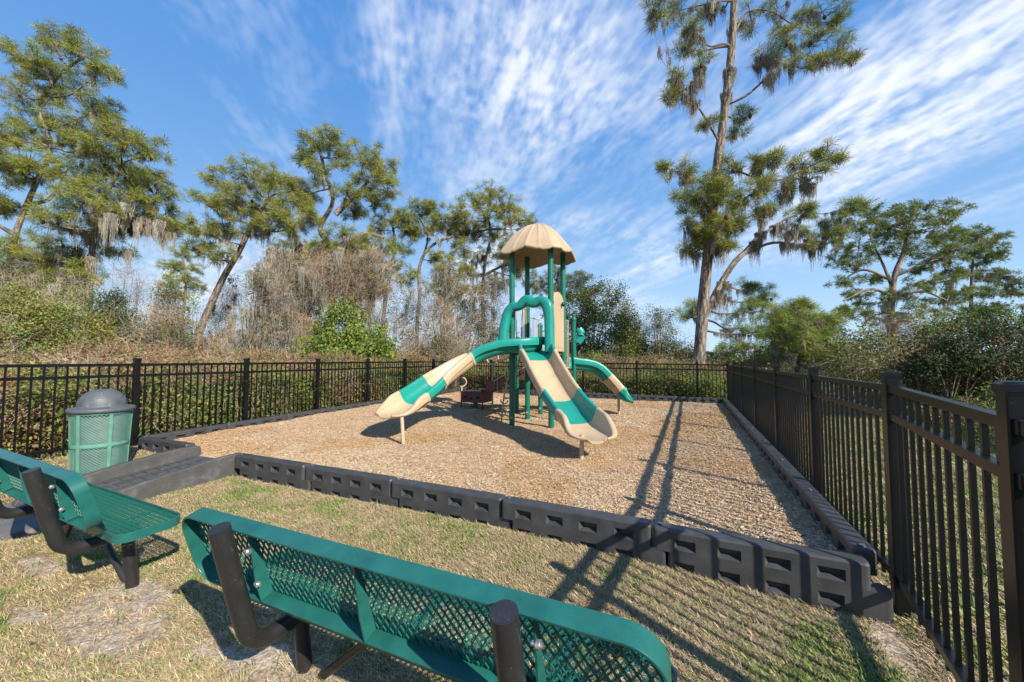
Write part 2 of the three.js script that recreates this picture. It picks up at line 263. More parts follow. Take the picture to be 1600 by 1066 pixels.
// ---------------------------------------------------------------- access ramp
{
  const t = thing('access_ramp', 'black rubber access ramp with raised side walls entering the mulch', 'ramp', undefined, [0, 0, 0]);
  const wall = (x) => { // side wall: profile in z and y, rounded upper edge
    const s = new THREE.Shape(); s.moveTo(3.2, -0.06); s.lineTo(3.2, 0.25); s.quadraticCurveTo(3.2, 0.30, 3.13, 0.30); s.lineTo(2.9, 0.292); s.quadraticCurveTo(2.3, 0.235, 1.72, 0.125); s.quadraticCurveTo(1.6, 0.1, 1.58, 0.03); s.lineTo(1.58, -0.06); s.closePath();
    const g = new THREE.ExtrudeGeometry(s, { depth: 0.05, bevelEnabled: true, bevelThickness: 0.016, bevelSize: 0.012, bevelSegments: 3, curveSegments: 10 }); g.rotateY(Math.PI / 2); g.translate(x, 0, 0); return join(g);
  };
  mesh('side_wall', wall(-5.235), M.rampRubber, t); mesh('side_wall', wall(-6.23), M.rampRubber, t);
  const slope = Math.atan2(0.14, 1.55);
  mesh('ramp_deck', join(boxAt(0.91, 0.05, 1.6, -5.69, 0.085, -2.36, 0, 0, slope)), M.rampRubber, t);
  const tread = join(rboxAt(0.19, 0.014, 0.085, 0.004, 0, 0, 0, 0, 0, slope));
  for (let r = 0; r < 13; r++) for (let c = 0; c < 4; c++) { const z = -1.66 - r * 0.115; const o = mesh('tread_block', tread, M.rampRubber, t); o.position.set(-6.03 + c * 0.225 + (r % 2) * 0.012, 0.114 + (-z - 2.36) * Math.tan(slope), z); }
}

// ---------------------------------------------------------------- picket fences
const picketG = {}; // pickets by height
function fenceRun(label, posts, opts = {}) { // posts: [x, z, bottom rail y, top rail y, ground y]
  const t = thing('picket_fence', label, 'fence', undefined);
  const side = 0.07, postG = {}, capG = join(shift(new THREE.CylinderGeometry(0.04, 0.057, 0.01, 4, 1).rotateY(Math.PI / 4), 0, 0.026, 0), boxAt(0.08, 0.022, 0.08, 0, 0.01, 0), boxAt(0.074, 0.01, 0.074, 0, -0.005, 0));
  posts.forEach(([x, z, yb, yt, yg, tall = 0], i) => {
    if (opts.skip?.includes(i)) return;
    const a = posts[Math.max(0, i - 1)], b = posts[Math.min(posts.length - 1, i + 1)], turn = Math.atan2(-(b[1] - a[1]), b[0] - a[0]);
    const h = yt + 0.05 + tall - (yg - 0.15), g = join(rboxAt(side, h, side, 0.006, 0, 0, 0)), p = mesh('post', g, M.fence, t); p.position.set(x, yg - 0.15 + h / 2, z); p.rotation.y = turn;
    const c = mesh('cap', capG, M.fence, p); c.position.y = h / 2 + 0.003;
  });
  for (let i = 0; i + 1 < posts.length; i++) {
    const A = posts[i], B = posts[i + 1], dx = B[0] - A[0], dz = B[1] - A[1], len = Math.hypot(dx, dz), turn = Math.atan2(-dz, dx), ux = dx / len, uz = dz / len, e = side / 2;
    const rail = (ya, yb, w, h) => mesh('rail', join(beam(V(A[0] + ux * e, ya, A[1] + uz * e), V(B[0] - ux * e, yb, B[1] - uz * e), w, h)), M.fence, t);
    rail(A[3] - 0.02, B[3] - 0.02, 0.042, 0.042); rail(A[3] - 0.185, B[3] - 0.185, 0.042, 0.04); rail(A[2], B[2], 0.042, 0.04);
    // small dark brackets where rails meet posts
    for (const [P, s, q] of [[A, 1, A], [B, -1, B]]) for (const y of [q[3] - 0.02, q[3] - 0.185, q[2]]) { const o = mesh('bracket', opts.bracket ??= join(rboxAt(0.03, 0.05, 0.05, 0.004, 0, 0, 0)), M.fence, t); o.position.set(P[0] + s * ux * (e + 0.012), y, P[1] + s * uz * (e + 0.012)); o.rotation.y = turn; }
    const n = Math.round(len / 0.108), lo = 0.075;
    for (let k = 1; k < n; k++) {
      const f = k / n, yb = mix(A[2], B[2], f) - lo, yt = mix(A[3], B[3], f) - 0.03, h = Math.round((yt - yb) * 100) / 100;
      const g = picketG[h] ??= join(boxAt(0.018, h, 0.018, 0, 0, 0)); const o = mesh('picket', g, M.fence, t); o.position.set(mix(A[0], B[0], f), yb + h / 2, mix(A[1], B[1], f)); o.rotation.y = turn;
    }
  }
  return t;
}
{ // shaded side: runs away from the camera, turns a little at the fifth post from the corner
  const zs = [-13.95, -12.1, -10.3, -8.4, -6.5, -4.75, -3.12], P = zs.map((z) => [1.12, z, 0.2, 1.335, 0.05]);
  P.push([0.945, -1.79, 0.155, 1.302, -0.02, 0.035], [0.77, -0.45, 0.12, 1.27, -0.02], [0.55, 1.18, 0.1, 1.25, -0.02], [0.31, 2.98, 0.1, 1.25, -0.02]);
  fenceRun('long black metal picket fence running away beside the mulch in its own shade', P);
  // far side, facing the camera
  const xs = [1.12, 0.25, -1.62, -3.49, -5.36, -7.23, -8.66];
  fenceRun('black metal picket fence at the far end of the mulch before the tall pine', xs.map((x, i) => [x, -13.98, 0.2 + 0.012 * i, 1.335 + 0.015 * i, 0.1]), { skip: [0] });
  // wooded side
  const L = []; for (let k = -3; k <= 6; k++) { const s = Math.min(k * 1.74, 10.88); L.push([LEFT0.x + LDIR.x * s, LEFT0.z + LDIR.z * s, 0.285, 1.43, 0.16]); }
  fenceRun('black metal picket fence in front of the vine thicket and behind the trash can', L, { skip: [9] });
}

// ---------------------------------------------------------------- benches
function diamondMesh(u0, u1, v0, v1, du, dv, wid, dep, corner) { // expanded metal in the plane u (x), v (y), facing z
  const gs = [], k = du / dv, h = v1 - v0;
  for (const s of [1, -1]) for (let c = u0 - h * k; c < u1 + h * k; c += du) { // lines u = c + s k (v - v0)
    let va = v0, vb = v1, ua = c, ub = c + s * k * h;
    const cut = (u) => v0 + (u - c) / (s * k);
    const lim = [cut(u0), cut(u1)].sort((a, b) => a - b); va = Math.max(va, lim[0]); vb = Math.min(vb, lim[1]); if (vb - va < 0.004) continue;
    const inside = (v) => { const u = c + s * k * (v - v0), ex = Math.max(0, u0 + corner - u, u - u1 + corner), ey = Math.max(0, v0 + corner - v, v - v1 + corner); return ex * ex + ey * ey < corner * corner; };
    const step = (vb - va) / 40; while (va < vb && !inside(va)) va += step; while (vb > va && !inside(vb)) vb -= step; if (vb - va < 0.008) continue;
    ua = c + s * k * (va - v0); ub = c + s * k * (vb - v0);
    const len = Math.hypot(ub - ua, vb - va), g = new THREE.BoxGeometry(len, wid, dep); g.rotateZ(Math.atan2(vb - va, ub - ua)); g.translate((ua + ub) / 2, (va + vb) / 2, 0); gs.push(flat(g));
  }
  return metreUV(mergeGeometries(gs));
}
function roundRect(w, h, r, n = 8) { const s = new THREE.Shape(), x = w / 2, y = h / 2; s.moveTo(-x + r, -y); s.lineTo(x - r, -y); s.absarc(x - r, -y + r, r, -Math.PI / 2, 0); s.lineTo(x, y - r); s.absarc(x - r, y - r, r, 0, Math.PI / 2); s.lineTo(-x + r, y); s.absarc(-x + r, y - r, r, Math.PI / 2, Math.PI); s.lineTo(-x, -y + r); s.absarc(-x + r, -y + r, r, Math.PI, 1.5 * Math.PI); return s; }
function rim(w, h, r, t, d) { const s = roundRect(w, h, r); s.holes.push(roundRect(w - 2 * t, h - 2 * t, r - t)); return new THREE.ExtrudeGeometry(s, { depth: d, bevelEnabled: true, bevelThickness: 0.002, bevelSize: 0.0015, bevelSegments: 2, curveSegments: 12 }); }
const bench = thing('bench', 'green expanded metal bench seen from behind, nearest to the camera', 'bench', 'benches facing the play area', [-1.04, 0, -1.0]);
{
  const t = bench, LB = 1.97, HB = 0.335, tilt = 0.3;
  // backrest: rim that folds toward the rear, mesh near its front
  const back = new THREE.Group(); back.name = 'backrest'; back.position.set(0, 0.676, -0.05); back.rotation.x = tilt; t.add(back);
  mesh('back_rim', join(shift(rim(LB, HB, 0.1, 0.006, 0.062), 0, 0, -0.03)), M.benchGreen, back);
  mesh('lower_band', join(boxAt(LB - 0.2, 0.034, 0.004, 0, -HB / 2 + 0.02, -0.026)), M.benchGreen, back);
  stuff(mesh('back_mesh', shift(diamondMesh(-LB / 2 + 0.006, LB / 2 - 0.006, -HB / 2 + 0.006, HB / 2 - 0.006, 0.034, 0.058, 0.0042, 0.006, 0.094), 0, 0, -0.02), M.benchMesh, back));
  for (const x of [-0.6, 0, 0.6]) { const s = new THREE.Shape(); s.moveTo(-0.155, 0); s.lineTo(0.155, 0); s.lineTo(0.155, 0.02); s.lineTo(-0.06, 0.05); s.lineTo(-0.155, 0.052); s.closePath(); const g = new THREE.ExtrudeGeometry(s, { depth: 0.006, bevelEnabled: false }); g.applyMatrix4(new THREE.Matrix4().makeBasis(V(0, 1, 0), V(0, 0, 1), V(1, 0, 0))); g.translate(x + (x ? 0.046 : 0), 0, -0.016); mesh('rib_plate', join(g), M.benchGreen, back); }
  // seat
  const seat = new THREE.Group(); seat.name = 'seat'; seat.position.set(0, 0.447, -0.352); seat.rotation.x = -Math.PI / 2 + 0.04; t.add(seat);
  mesh('seat_rim', join(shift(rim(LB, 0.335, 0.09, 0.006, 0.05), 0, 0, -0.05)), M.benchGreen, seat);
  stuff(mesh('seat_mesh', diamondMesh(-LB / 2 + 0.006, LB / 2 - 0.006, -0.162, 0.162, 0.034, 0.058, 0.0046, 0.006, 0.084).translate(0, 0, -0.012), M.benchMesh, seat));
  for (const x of [-0.6, 0, 0.6]) mesh('seat_brace', join(boxAt(0.035, 0.32, 0.006, x, 0, -0.035)), M.benchGreen, seat);
  // bent pipes behind the back and under the seat, upright legs and slanting braces
  for (const s of [-1, 1]) {
    const x = 0.6 * s;
    const bend = [V(x, 0.845, 0.075), V(x, 0.7, 0.038), V(x, 0.56, 0.002), V(x, 0.45, -0.028), V(x, 0.375, -0.055), V(x, 0.335, -0.105), V(x, 0.326, -0.18), V(x, 0.33, -0.3), V(x, 0.335, -0.42)];
    const end = shift(new THREE.CylinderGeometry(0.0372, 0.0372, 0.006, 24).rotateX(0.28), x, 0.847, 0.0755);
    const p = mesh('support_pipe', join(pipe(bend, 0.0375, 48, 20)), M.blackPipe, t);
    mesh('pipe_end', join(end), M.blackPipe, p);
    mesh('leg', join(bar(V(x + 0.078 * s, -0.12, -0.385), V(x + 0.078 * s, 0.41, -0.33), 0.0345, 20)), M.blackPipe, t);
    mesh('brace', join(bar(V(x + 0.03 * s, -0.06, -0.385), V(0.1 * s, 0.4, -0.33), 0.02, 14)), M.blackPipe, t);
    for (const y of [0.6, 0.745]) { const b = mesh('bolt', join(bar(V(0, 0, 0), V(0.03, 0, 0), 0.007, 8), bar(V(0.012, 0, 0), V(0.022, 0, 0), 0.0125, 6)), M.steel, t); b.position.set(x + 0.05, y, -0.035 + (y - 0.6) * 0.3); }
  }
}
{ const b = bench.clone(); b.name = numbered('bench'); b.position.set(-4.08, 0.0, -1.04); b.rotation.y = -0.035; b.userData = { label: 'green expanded metal bench in front of the ramp, partly out of frame', category: 'bench', group: 'benches facing the play area' }; scene.add(b); }

// ---------------------------------------------------------------- trash can
{
  const t = thing('trash_can', 'pale green mesh trash can with grey domed lid before the picket fence', 'trash can', undefined, [-6.55, 0.06, -2.32], 0.3);
  const r0 = 0.235, r1 = 0.268, hb = 0.82, R = (y) => mix(r0, r1, y / hb);
  const strands = [], n = 44, m = 30;
  for (const s of [1, -1]) for (let k = 0; k < n; k++) { const pts = []; for (let j = 0; j <= m; j++) { const y = 0.01 + (hb - 0.02) * j / m, a = (k + s * j * 0.86) / n * Math.PI * 2; pts.push([R(y) * Math.cos(a), y, R(y) * Math.sin(a), a]); }
    const pos = []; for (let j = 0; j < m; j++) { const p = pts[j], q = pts[j + 1], wv = 0.0032; const c = [p[0], p[1] - wv, p[2]], d = [p[0], p[1] + wv, p[2]], e = [q[0], q[1] - wv, q[2]], f = [q[0], q[1] + wv, q[2]]; const k2 = 1.014, out = (v) => [v[0] * k2, v[1], v[2] * k2]; for (const [A, B, D, E] of [[out(c), out(e), out(f), out(d)], [d, f, out(f), out(d)], [c, e, out(e), out(c)]]) pos.push(...A, ...B, ...D, ...A, ...D, ...E); }
    const g = new THREE.BufferGeometry(); g.setAttribute('position', new THREE.Float32BufferAttribute(pos, 3)); g.computeVertexNormals(); g.setAttribute('uv', new THREE.Float32BufferAttribute(new Float32Array(pos.length / 3 * 2), 2)); strands.push(g); }
  stuff(mesh('mesh_basket', metreUV(mergeGeometries(strands)), M.canGreen, t));
  for (let k = 0; k < 6; k++) { const a = k * Math.PI / 3 + 0.35, c = Math.cos(a), s = Math.sin(a); mesh('strap', join(beam(V(c * (r0 + 0.008), 0.0, s * (r0 + 0.008)), V(c * (r1 + 0.008), hb, s * (r1 + 0.008)), 0.034, 0.006).rotateY(0)), M.canGreen, t); }
  for (const y of [0.02, 0.42, 0.8]) { const rr = R(y) + 0.004; mesh('band', metreUV(flat(new THREE.LatheGeometry([[rr, -0.02], [rr + 0.006, -0.02], [rr + 0.006, 0.02], [rr, 0.02], [rr, -0.02]].map(([x, yy]) => new THREE.Vector2(x, yy + y)), 48))), M.canGreen, t); }
  mesh('liner', metreUV(flat(new THREE.LatheGeometry([[0.01, 0.03], [0.2, 0.03], [0.226, 0.7], [0.231, 0.76], [0.222, 0.76], [0.215, 0.7], [0.19, 0.05]].map(([x, y]) => new THREE.Vector2(x, y)), 40))), M.liner, t);
  const lid = mesh('lid', metreUV(flat(new THREE.LatheGeometry([[0.36, 0.8], [0.392, 0.8], [0.402, 0.815], [0.4, 0.838], [0.385, 0.85], [0.33, 0.858], [0.3, 0.862], [0.296, 0.875], [0.29, 0.915], [0.27, 0.96], [0.234, 1.002], [0.182, 1.038], [0.112, 1.062], [0.03, 1.07], [0.001, 1.07]].map(([x, y]) => new THREE.Vector2(x * 0.75, y)), 56))), M.lid, t);
  // swing flap standing slightly proud on the side that faces the mulch
  const fl = new THREE.SphereGeometry(0.2275, 28, 16, -0.62, 1.24, 0.42, 0.98); fl.scale(1, 0.97, 1); fl.rotateY(-0.15); fl.translate(0, 0.856, 0); mesh('lid_flap', metreUV(flat(fl)), M.lid, lid);
}

// ---------------------------------------------------------------- play structure
function sweep(pts, section, n, t0 = 0, t1 = 1, cap = true) { // closed section [side, up] carried along a curve; section(t) gives its outline
  const cv = new THREE.CatmullRomCurve3(pts, false, 'centripetal'), P = [], idx = []; let m = 0;
  for (let i = 0; i <= n; i++) {
    const t = mix(t0, t1, i / n), c = cv.getPointAt(t), T = cv.getTangentAt(t), S = V(0, 1, 0).cross(T).normalize(), U = T.clone().cross(S).normalize(), sec = section(t); m = sec.length;
    for (const [a, b] of sec) P.push(c.x - S.x * a + U.x * b, c.y - S.y * a + U.y * b, c.z - S.z * a + U.z * b);
  }
  for (let i = 0; i < n; i++) for (let k = 0; k < m; k++) { const a = i * m + k, b = i * m + (k + 1) % m; idx.push(a, b, a + m, b, b + m, a + m); }
  const g = new THREE.BufferGeometry(); g.setAttribute('position', new THREE.Float32BufferAttribute(P, 3)); g.setIndex(idx); g.computeVertexNormals();
  const parts = [flat(g)];
  if (cap) for (const i of [0, n]) { // close both ends of the shell
    const sec = section(i ? t1 : t0).map(([a, b]) => new THREE.Vector2(a, b)), tri = THREE.ShapeUtils.triangulateShape(sec, []), pos = [];
    for (const f of tri) for (const k of f) { const q = (i * m + k) * 3; pos.push(P[q], P[q + 1], P[q + 2]); }
    const c = new THREE.BufferGeometry(); c.setAttribute('position', new THREE.Float32BufferAttribute(pos, 3)); c.computeVertexNormals(); parts.push(c);
  }
  for (const q of parts) if (!q.attributes.uv) q.setAttribute('uv', new THREE.Float32BufferAttribute(new Float32Array(q.attributes.position.count * 2), 2));
  return metreUV(mergeGeometries(parts.map(flat)));
}
const halfShell = [[0, 0], [0.12, 0.002], [0.185, 0.018], [0.228, 0.06], [0.25, 0.13], [0.258, 0.2], [0.268, 0.236], [0.29, 0.253], [0.315, 0.25], [0.333, 0.232], [0.34, 0.2], [0.34, 0.11], [0.322, 0.105], [0.318, 0.18], [0.305, 0.21], [0.29, 0.205], [0.28, 0.15], [0.262, 0.055], [0.212, -0.008], [0.14, -0.03], [0, -0.034]];
function shell(w, h) { // U-shaped trough with rolled rims: w, h scale its width and its walls
  const r = halfShell.map(([a, b]) => [a * w, b > 0 ? b * h : b]), l = r.slice(1, -1).reverse().map(([a, b]) => [-a, b]); return [...r, ...l];
}
const PX0 = -3.34, PX1 = -2.49, PZ0 = -7.40, PZ1 = -8.25, PZ2 = -9.10, DECK = 1.66, DECK2 = 1.22;
const play = thing('play_structure', 'green and tan playground tower with domed roof and three slides', 'play structure');
{
  const t = play, R = 0.057;
  const post = (x, z, top, capTop) => {
    const p = mesh('post', join(bar(V(x, -0.1, z), V(x, top, z), R, 20)), M.postGreen, t);
    for (const y of [0.3, 1.5, 2.62]) if (y < top - 0.1 && y > 1) mesh('clamp', join(bar(V(x, y, z), V(x, y + 0.05, z), R + 0.007, 20)), M.postGreen, p);
    if (capTop) mesh('post_cap', metreUV(flat(new THREE.LatheGeometry([[0.001, 0.1], [0.03, 0.095], [0.055, 0.07], [0.066, 0.045], [0.066, 0.02], [0.062, 0], [0.058, -0.01]].map(([a, b]) => new THREE.Vector2(a, b)), 20)).translate(x, top, z)), M.postGreen, p);
    return p;
  };
  for (const [x, z] of [[PX0, PZ0], [PX1, PZ0], [PX0, PZ1], [PX1, PZ1]]) post(x, z, 3.85, false);
  post(PX0, PZ2, 2.3, true); post(PX1, PZ2, 2.42, true); post(-3.98, PZ2, 1.75, true); post(-3.34, -9.85, 1.2, true);
  // pale depth stickers low on the posts
  for (const [x, z] of [[PX0, PZ0], [PX0, PZ1], [PX0, PZ2]]) mesh('sticker', join(boxAt(0.045, 0.035, 0.003, x + 0.012, 0.3, z + R + 0.0005)), M.tanPaint, t);
  // decks: punched plates with folded edges
  const deck = (name, x0, x1, z0, z1, y) => { const d = mesh(name, join(rboxAt(x1 - x0, 0.012, z0 - z1, 0.004, (x0 + x1) / 2, y, (z0 + z1) / 2)), M.brownDeck, t); for (const z of [z0, z1]) mesh('edge', join(boxAt(x1 - x0, 0.07, 0.006, (x0 + x1) / 2, y - 0.042, z)), M.brown, d); for (const x of [x0, x1]) mesh('edge', join(boxAt(0.006, 0.07, z0 - z1 - 0.012, x, y - 0.042, (z0 + z1) / 2)), M.brown, d); };
  deck('deck', PX0 + 0.02, PX1 - 0.02, PZ0 - 0.02, PZ1 + 0.02, DECK); deck('deck', PX0 + 0.02, PX1 - 0.02, PZ1 - 0.02, PZ2 + 0.02, DECK2);
  mesh('riser_panel', join(boxAt(PX1 - PX0 - 0.13, 0.34, 0.012, (PX0 + PX1) / 2, 1.42, PZ1 - 0.02)), M.brown, t);

  // roof: squarish dome with raised ribs and a wavy eave
  {
    const N = 240, K = 26, cx = (PX0 + PX1) / 2, cz = (PZ0 + PZ1) / 2, half = 0.745, P = [], idx = [];
    const surf = (th, r, off) => {
      const c = Math.cos(th), s = Math.sin(th), q = Math.pow(Math.pow(Math.abs(c), 4.2) + Math.pow(Math.abs(s), 4.2), 1 / 4.2), side = Math.max(Math.abs(c), Math.abs(s)), w = Math.min(Math.abs(c), Math.abs(s)) / side; // w: 0 mid side, 1 corner
      const R0 = half / q * (1 + 0.008 * Math.cos(w * Math.PI * 2.0) * r * r), wave = 0.026 * Math.cos(w * Math.PI * 2.0) * Math.pow(r, 8);
      const bow = 0.72 * (1 - Math.pow(r, 1.6)) + 0.03 * Math.pow(r, 10) - 0.06 * Math.pow(r, 6) * w;
      const rib = 0.02 * Math.pow(Math.abs(Math.cos(w * Math.PI * 2.5)), 12) * smooth(0.12, 0.3, r) * (1 - 0.3 * r);
      const rr = (r * R0) * (1 + 0.07 * Math.sin(Math.PI * r)) + off * 0.4 * r;
      return [cx + c * rr, 3.71 + bow + wave + rib + off, cz + s * rr];
    };
    const ring = (r, off) => { for (let i = 0; i < N; i++) P.push(...surf(i / N * Math.PI * 2, r, off)); };
    for (let k = 0; k <= K; k++) ring(Math.max(0.001, k / K), 0);
    ring(1.01, -0.012); ring(1.012, -0.03); ring(1.0, -0.05); ring(0.985, -0.052);
    for (let k = K; k >= 0; k -= 2) ring(Math.max(0.001, k / K * 0.965), -0.04);
    const rows = P.length / 3 / N; for (let k = 0; k < rows - 1; k++) for (let i = 0; i < N; i++) { const a = k * N + i, b = k * N + (i + 1) % N; idx.push(a, a + N, b, b, a + N, b + N); }
    const g = new THREE.BufferGeometry(); g.setAttribute('position', new THREE.Float32BufferAttribute(P, 3)); g.setIndex(idx); g.computeVertexNormals(); g.setAttribute('uv', new THREE.Float32BufferAttribute(new Float32Array(P.length / 3 * 2), 2));
    mesh('roof', metreUV(flat(g)), M.tan, t);
  }
  // hood over the double slide: one moulded arch with a wavy brow
  {
    const y0 = 1.64, pts = [V(-3.46, y0, -7.2), V(-3.46, 1.95, -7.23), V(-3.43, 2.25, -7.27), V(-3.38, 2.45, -7.29), V(-3.28, 2.56, -7.3), V(-3.13, 2.585, -7.3), V(-2.97, 2.69, -7.3), V(-2.81, 2.63, -7.3), V(-2.66, 2.67, -7.3), V(-2.55, 2.6, -7.3), V(-2.5, 2.42, -7.3), V(-2.485, 2.1, -7.3), V(-2.48, 1.85, -7.29), V(-2.48, y0, -7.28)];
    const cv = new THREE.CatmullRomCurve3(pts, false, 'centripetal'), P = [], idx = [], n = 110, m = 20;
    for (let i = 0; i <= n; i++) { const u = i / n, c = cv.getPointAt(u), T = cv.getTangentAt(u), F = V(0, 0, 1), S = T.clone().cross(F).normalize(), Z = S.clone().cross(T).normalize(), top = smooth(0.3, 0.4, u) * smooth(0.76, 0.66, u), a = mix(0.095, 0.1, top) + 0.014 * Math.cos((u - 0.5) * 34) * top, b = 0.1;
      for (let k = 0; k < m; k++) { const q = k / m * Math.PI * 2, ex = Math.sign(Math.cos(q)) * Math.pow(Math.abs(Math.cos(q)), 0.75) * a, ez = Math.sign(Math.sin(q)) * Math.pow(Math.abs(Math.sin(q)), 0.75) * b; P.push(c.x + S.x * ex + Z.x * ez, c.y + S.y * ex + Z.y * ez, c.z + S.z * ex + Z.z * ez); } }
    for (let i = 0; i < n; i++) for (let k = 0; k < m; k++) { const a = i * m + k, b = i * m + (k + 1) % m; idx.push(a, a + m, b, b, a + m, b + m); }
    const g = new THREE.BufferGeometry(); g.setAttribute('position', new THREE.Float32BufferAttribute(P, 3)); g.setIndex(idx); g.computeVertexNormals(); g.setAttribute('uv', new THREE.Float32BufferAttribute(new Float32Array(P.length / 3 * 2), 2));
    const hood = mesh('slide_hood', metreUV(flat(g)), M.teal, t);
    mesh('hood_fin', sweep([V(-3.6, 1.62, -7.12), V(-3.56, 1.85, -7.16), V(-3.5, 2.08, -7.22)], (u) => { const r = mix(0.05, 0.014, u), o = []; for (let k = 0; k < 10; k++) o.push([Math.cos(k / 5 * Math.PI) * r, Math.sin(k / 5 * Math.PI) * r * 1.5]); return o; }, 12), M.teal, hood);
  }
  // tall moulded panel on the side toward the shaded fence
  {
    const s = new THREE.Shape(), w = 0.33; s.moveTo(-w, 0); s.lineTo(w, 0); s.lineTo(w, 0.98); s.bezierCurveTo(w, 1.16, 0.14, 1.21, 0, 1.22); s.bezierCurveTo(-0.14, 1.21, -w, 1.16, -w, 0.98); s.closePath();
    const g = new THREE.ExtrudeGeometry(s, { depth: 0.05, bevelEnabled: true, bevelThickness: 0.018, bevelSize: 0.018, bevelSegments: 3, curveSegments: 12 }); g.rotateY(Math.PI / 2); g.translate(PX1 - 0.025, DECK + 0.01, (PZ0 + PZ1) / 2);
    const p = mesh('side_panel', join(g), M.tan, t);
    for (const dz of [-0.2, -0.07, 0.07, 0.2]) mesh('panel_rib', join(rboxAt(0.12, 0.85, 0.03, 0.012, PX1, DECK + 0.5, (PZ0 + PZ1) / 2 + dz)), M.tan, p);
    mesh('panel_knob', join(shift(new THREE.SphereGeometry(0.045, 16, 12).scale(0.7, 1, 1), PX1 - 0.09, DECK + 0.98, (PZ0 + PZ1) / 2 - 0.13)), M.black, p);
    mesh('panel_knob', join(shift(new THREE.SphereGeometry(0.05, 16, 12).scale(0.7, 1, 1), PX1 + 0.09, DECK + 1.0, (PZ0 + PZ1) / 2 - 0.13)), M.black, p);
  }
  // pipe barriers: two horizontal rails with thin uprights
  function barrier(a, b, y0, y1, from = 0, to = 1, n = 7) {
    const g = new THREE.Group(); g.name = 'pipe_barrier'; t.add(g); const P = (f, y) => V(mix(a[0], b[0], f), y, mix(a[1], b[1], f));
    mesh('rail', join(bar(P(from, y0), P(to, y0), 0.016, 8)), M.tanPaint, g); mesh('rail', join(bar(P(from, y1), P(to, y1), 0.016, 8)), M.tanPaint, g);
    for (let k = 0; k < n; k++) mesh('upright', join(bar(P(mix(from + 0.02, to - 0.02, k / (n - 1)), y0), P(mix(from + 0.02, to - 0.02, k / (n - 1)), y1), 0.009, 8)), M.tanPaint, g);
  }
  barrier([PX0, PZ0], [PX0, PZ1], DECK + 0.08, DECK + 0.98, 0.08, 0.3, 3); barrier([PX0, PZ0], [PX0, PZ1], DECK + 0.08, DECK + 0.98, 0.7, 0.92, 3);
  barrier([PX0, PZ1], [PX0, PZ2], DECK2 + 0.3, DECK2 + 1.25, 0.08, 0.92, 6); barrier([PX0, PZ2], [PX1, PZ2], DECK2 + 0.08, DECK2 + 0.98, 0.08, 0.6, 6); barrier([PX1, PZ1], [PX1, PZ2], DECK2 + 0.08, DECK2 + 1.15, 0.08, 0.5, 4);
  // loop ladder on the wooded side of the tower
  {
    const g = new THREE.Group(); g.name = 'loop_ladder'; t.add(g); const x = PX0 - 0.06;
    for (const z of [-7.62, -8.03]) mesh('rail', join(pipe([V(x - 0.3, 0.0, z), V(x - 0.26, 0.5, z), V(x - 0.12, 1.2, z), V(x, 1.75, z), V(x + 0.02, 2.4, z), V(x + 0.05, 2.62, z)], 0.019, 30, 8)), M.tanPaint, g);
    for (let k = 0; k < 5; k++) { const y = 0.38 + k * 0.27, xx = x - 0.27 + k * 0.055; mesh('rung', join(rboxAt(0.1, 0.028, 0.42, 0.01, xx, y, -7.825)), M.tanPaint, g); mesh('hand_loop', join(new THREE.TorusGeometry(0.085, 0.014, 8, 20, Math.PI).rotateZ(Math.PI).translate(xx, y - 0.02, -7.6)), M.tanPaint, g); }
  }
  // transfer platform, steps and hand rings on the wooded side, behind the tower
  {
    const g = new THREE.Group(); g.name = 'transfer_station'; t.add(g);
    mesh('platform', join(rboxAt(0.74, 0.05, 0.62, 0.02, -5.42, 0.6, -9.62), boxAt(0.7, 0.26, 0.012, -5.42, 0.445, -9.33), boxAt(0.012, 0.26, 0.56, -5.76, 0.445, -9.62), boxAt(0.012, 0.26, 0.56, -5.08, 0.445, -9.62)), M.brown, g);
    for (const [dx, dy, w] of [[-0.2, 0.46, 0.12], [-0.02, 0.43, 0.08], [0.2, 0.46, 0.1]]) mesh('panel_slot', join(rboxAt(w, 0.07, 0.006, 0.002, -5.42 + dx, dy, -9.325)), M.hole, g);
    mesh('platform_post', join(bar(V(-5.4, -0.1, -9.5), V(-5.4, 0.58, -9.5), 0.06, 16)), M.postGreen, g);
    for (const x of [-5.76, -5.09]) mesh('platform_leg', join(bar(V(x, -0.1, -9.34), V(x, 0.58, -9.34), 0.016, 8)), M.black, g);
    for (let k = 0; k < 4; k++) mesh('step', join(rboxAt(0.4, 0.05, 0.62, 0.02, -4.86 + k * 0.4, 0.68 + k * 0.15, -9.5), boxAt(0.012, 0.15, 0.6, -5.05 + k * 0.4, 0.6 + k * 0.15, -9.5)), M.brown, g);
    for (let k = 0; k < 5; k++) mesh('side_slat', join(boxAt(0.24, 0.3, 0.012, -4.78 + k * 0.29, 0.78 + k * 0.115, -9.17, 0, 0.0)), M.brown, g);
    mesh('hand_rail', join(pipe([V(-4.66, 0.92, -9.15), V(-4.4, 1.06, -9.15), V(-4.1, 1.14, -9.15), V(-3.7, 1.34, -9.15), V(-3.34, 1.5, -9.15)], 0.016, 24, 8)), M.tanPaint, g);
    for (let k = 0; k < 4; k++) mesh('rail_upright', join(bar(V(-4.55 + k * 0.29, 0.62 + k * 0.11, -9.15), V(-4.55 + k * 0.29, 0.96 + k * 0.125, -9.15), 0.011, 8)), M.tanPaint, g);
    const ring = (x, z, y, r, yaw) => { const h = mesh('hand_ring', join(new THREE.TorusGeometry(r, 0.019, 10, 32).rotateY(yaw).translate(x, y + r, z)), M.tanPaint, g); mesh('ring_pole', join(bar(V(x, -0.1, z), V(x, y + 0.02, z), 0.023, 10)), M.tanPaint, h); };
    ring(-5.92, -9.62, 0.72, 0.13, 0.5); ring(-4.83, -9.42, 1.37, 0.155, 0.3);
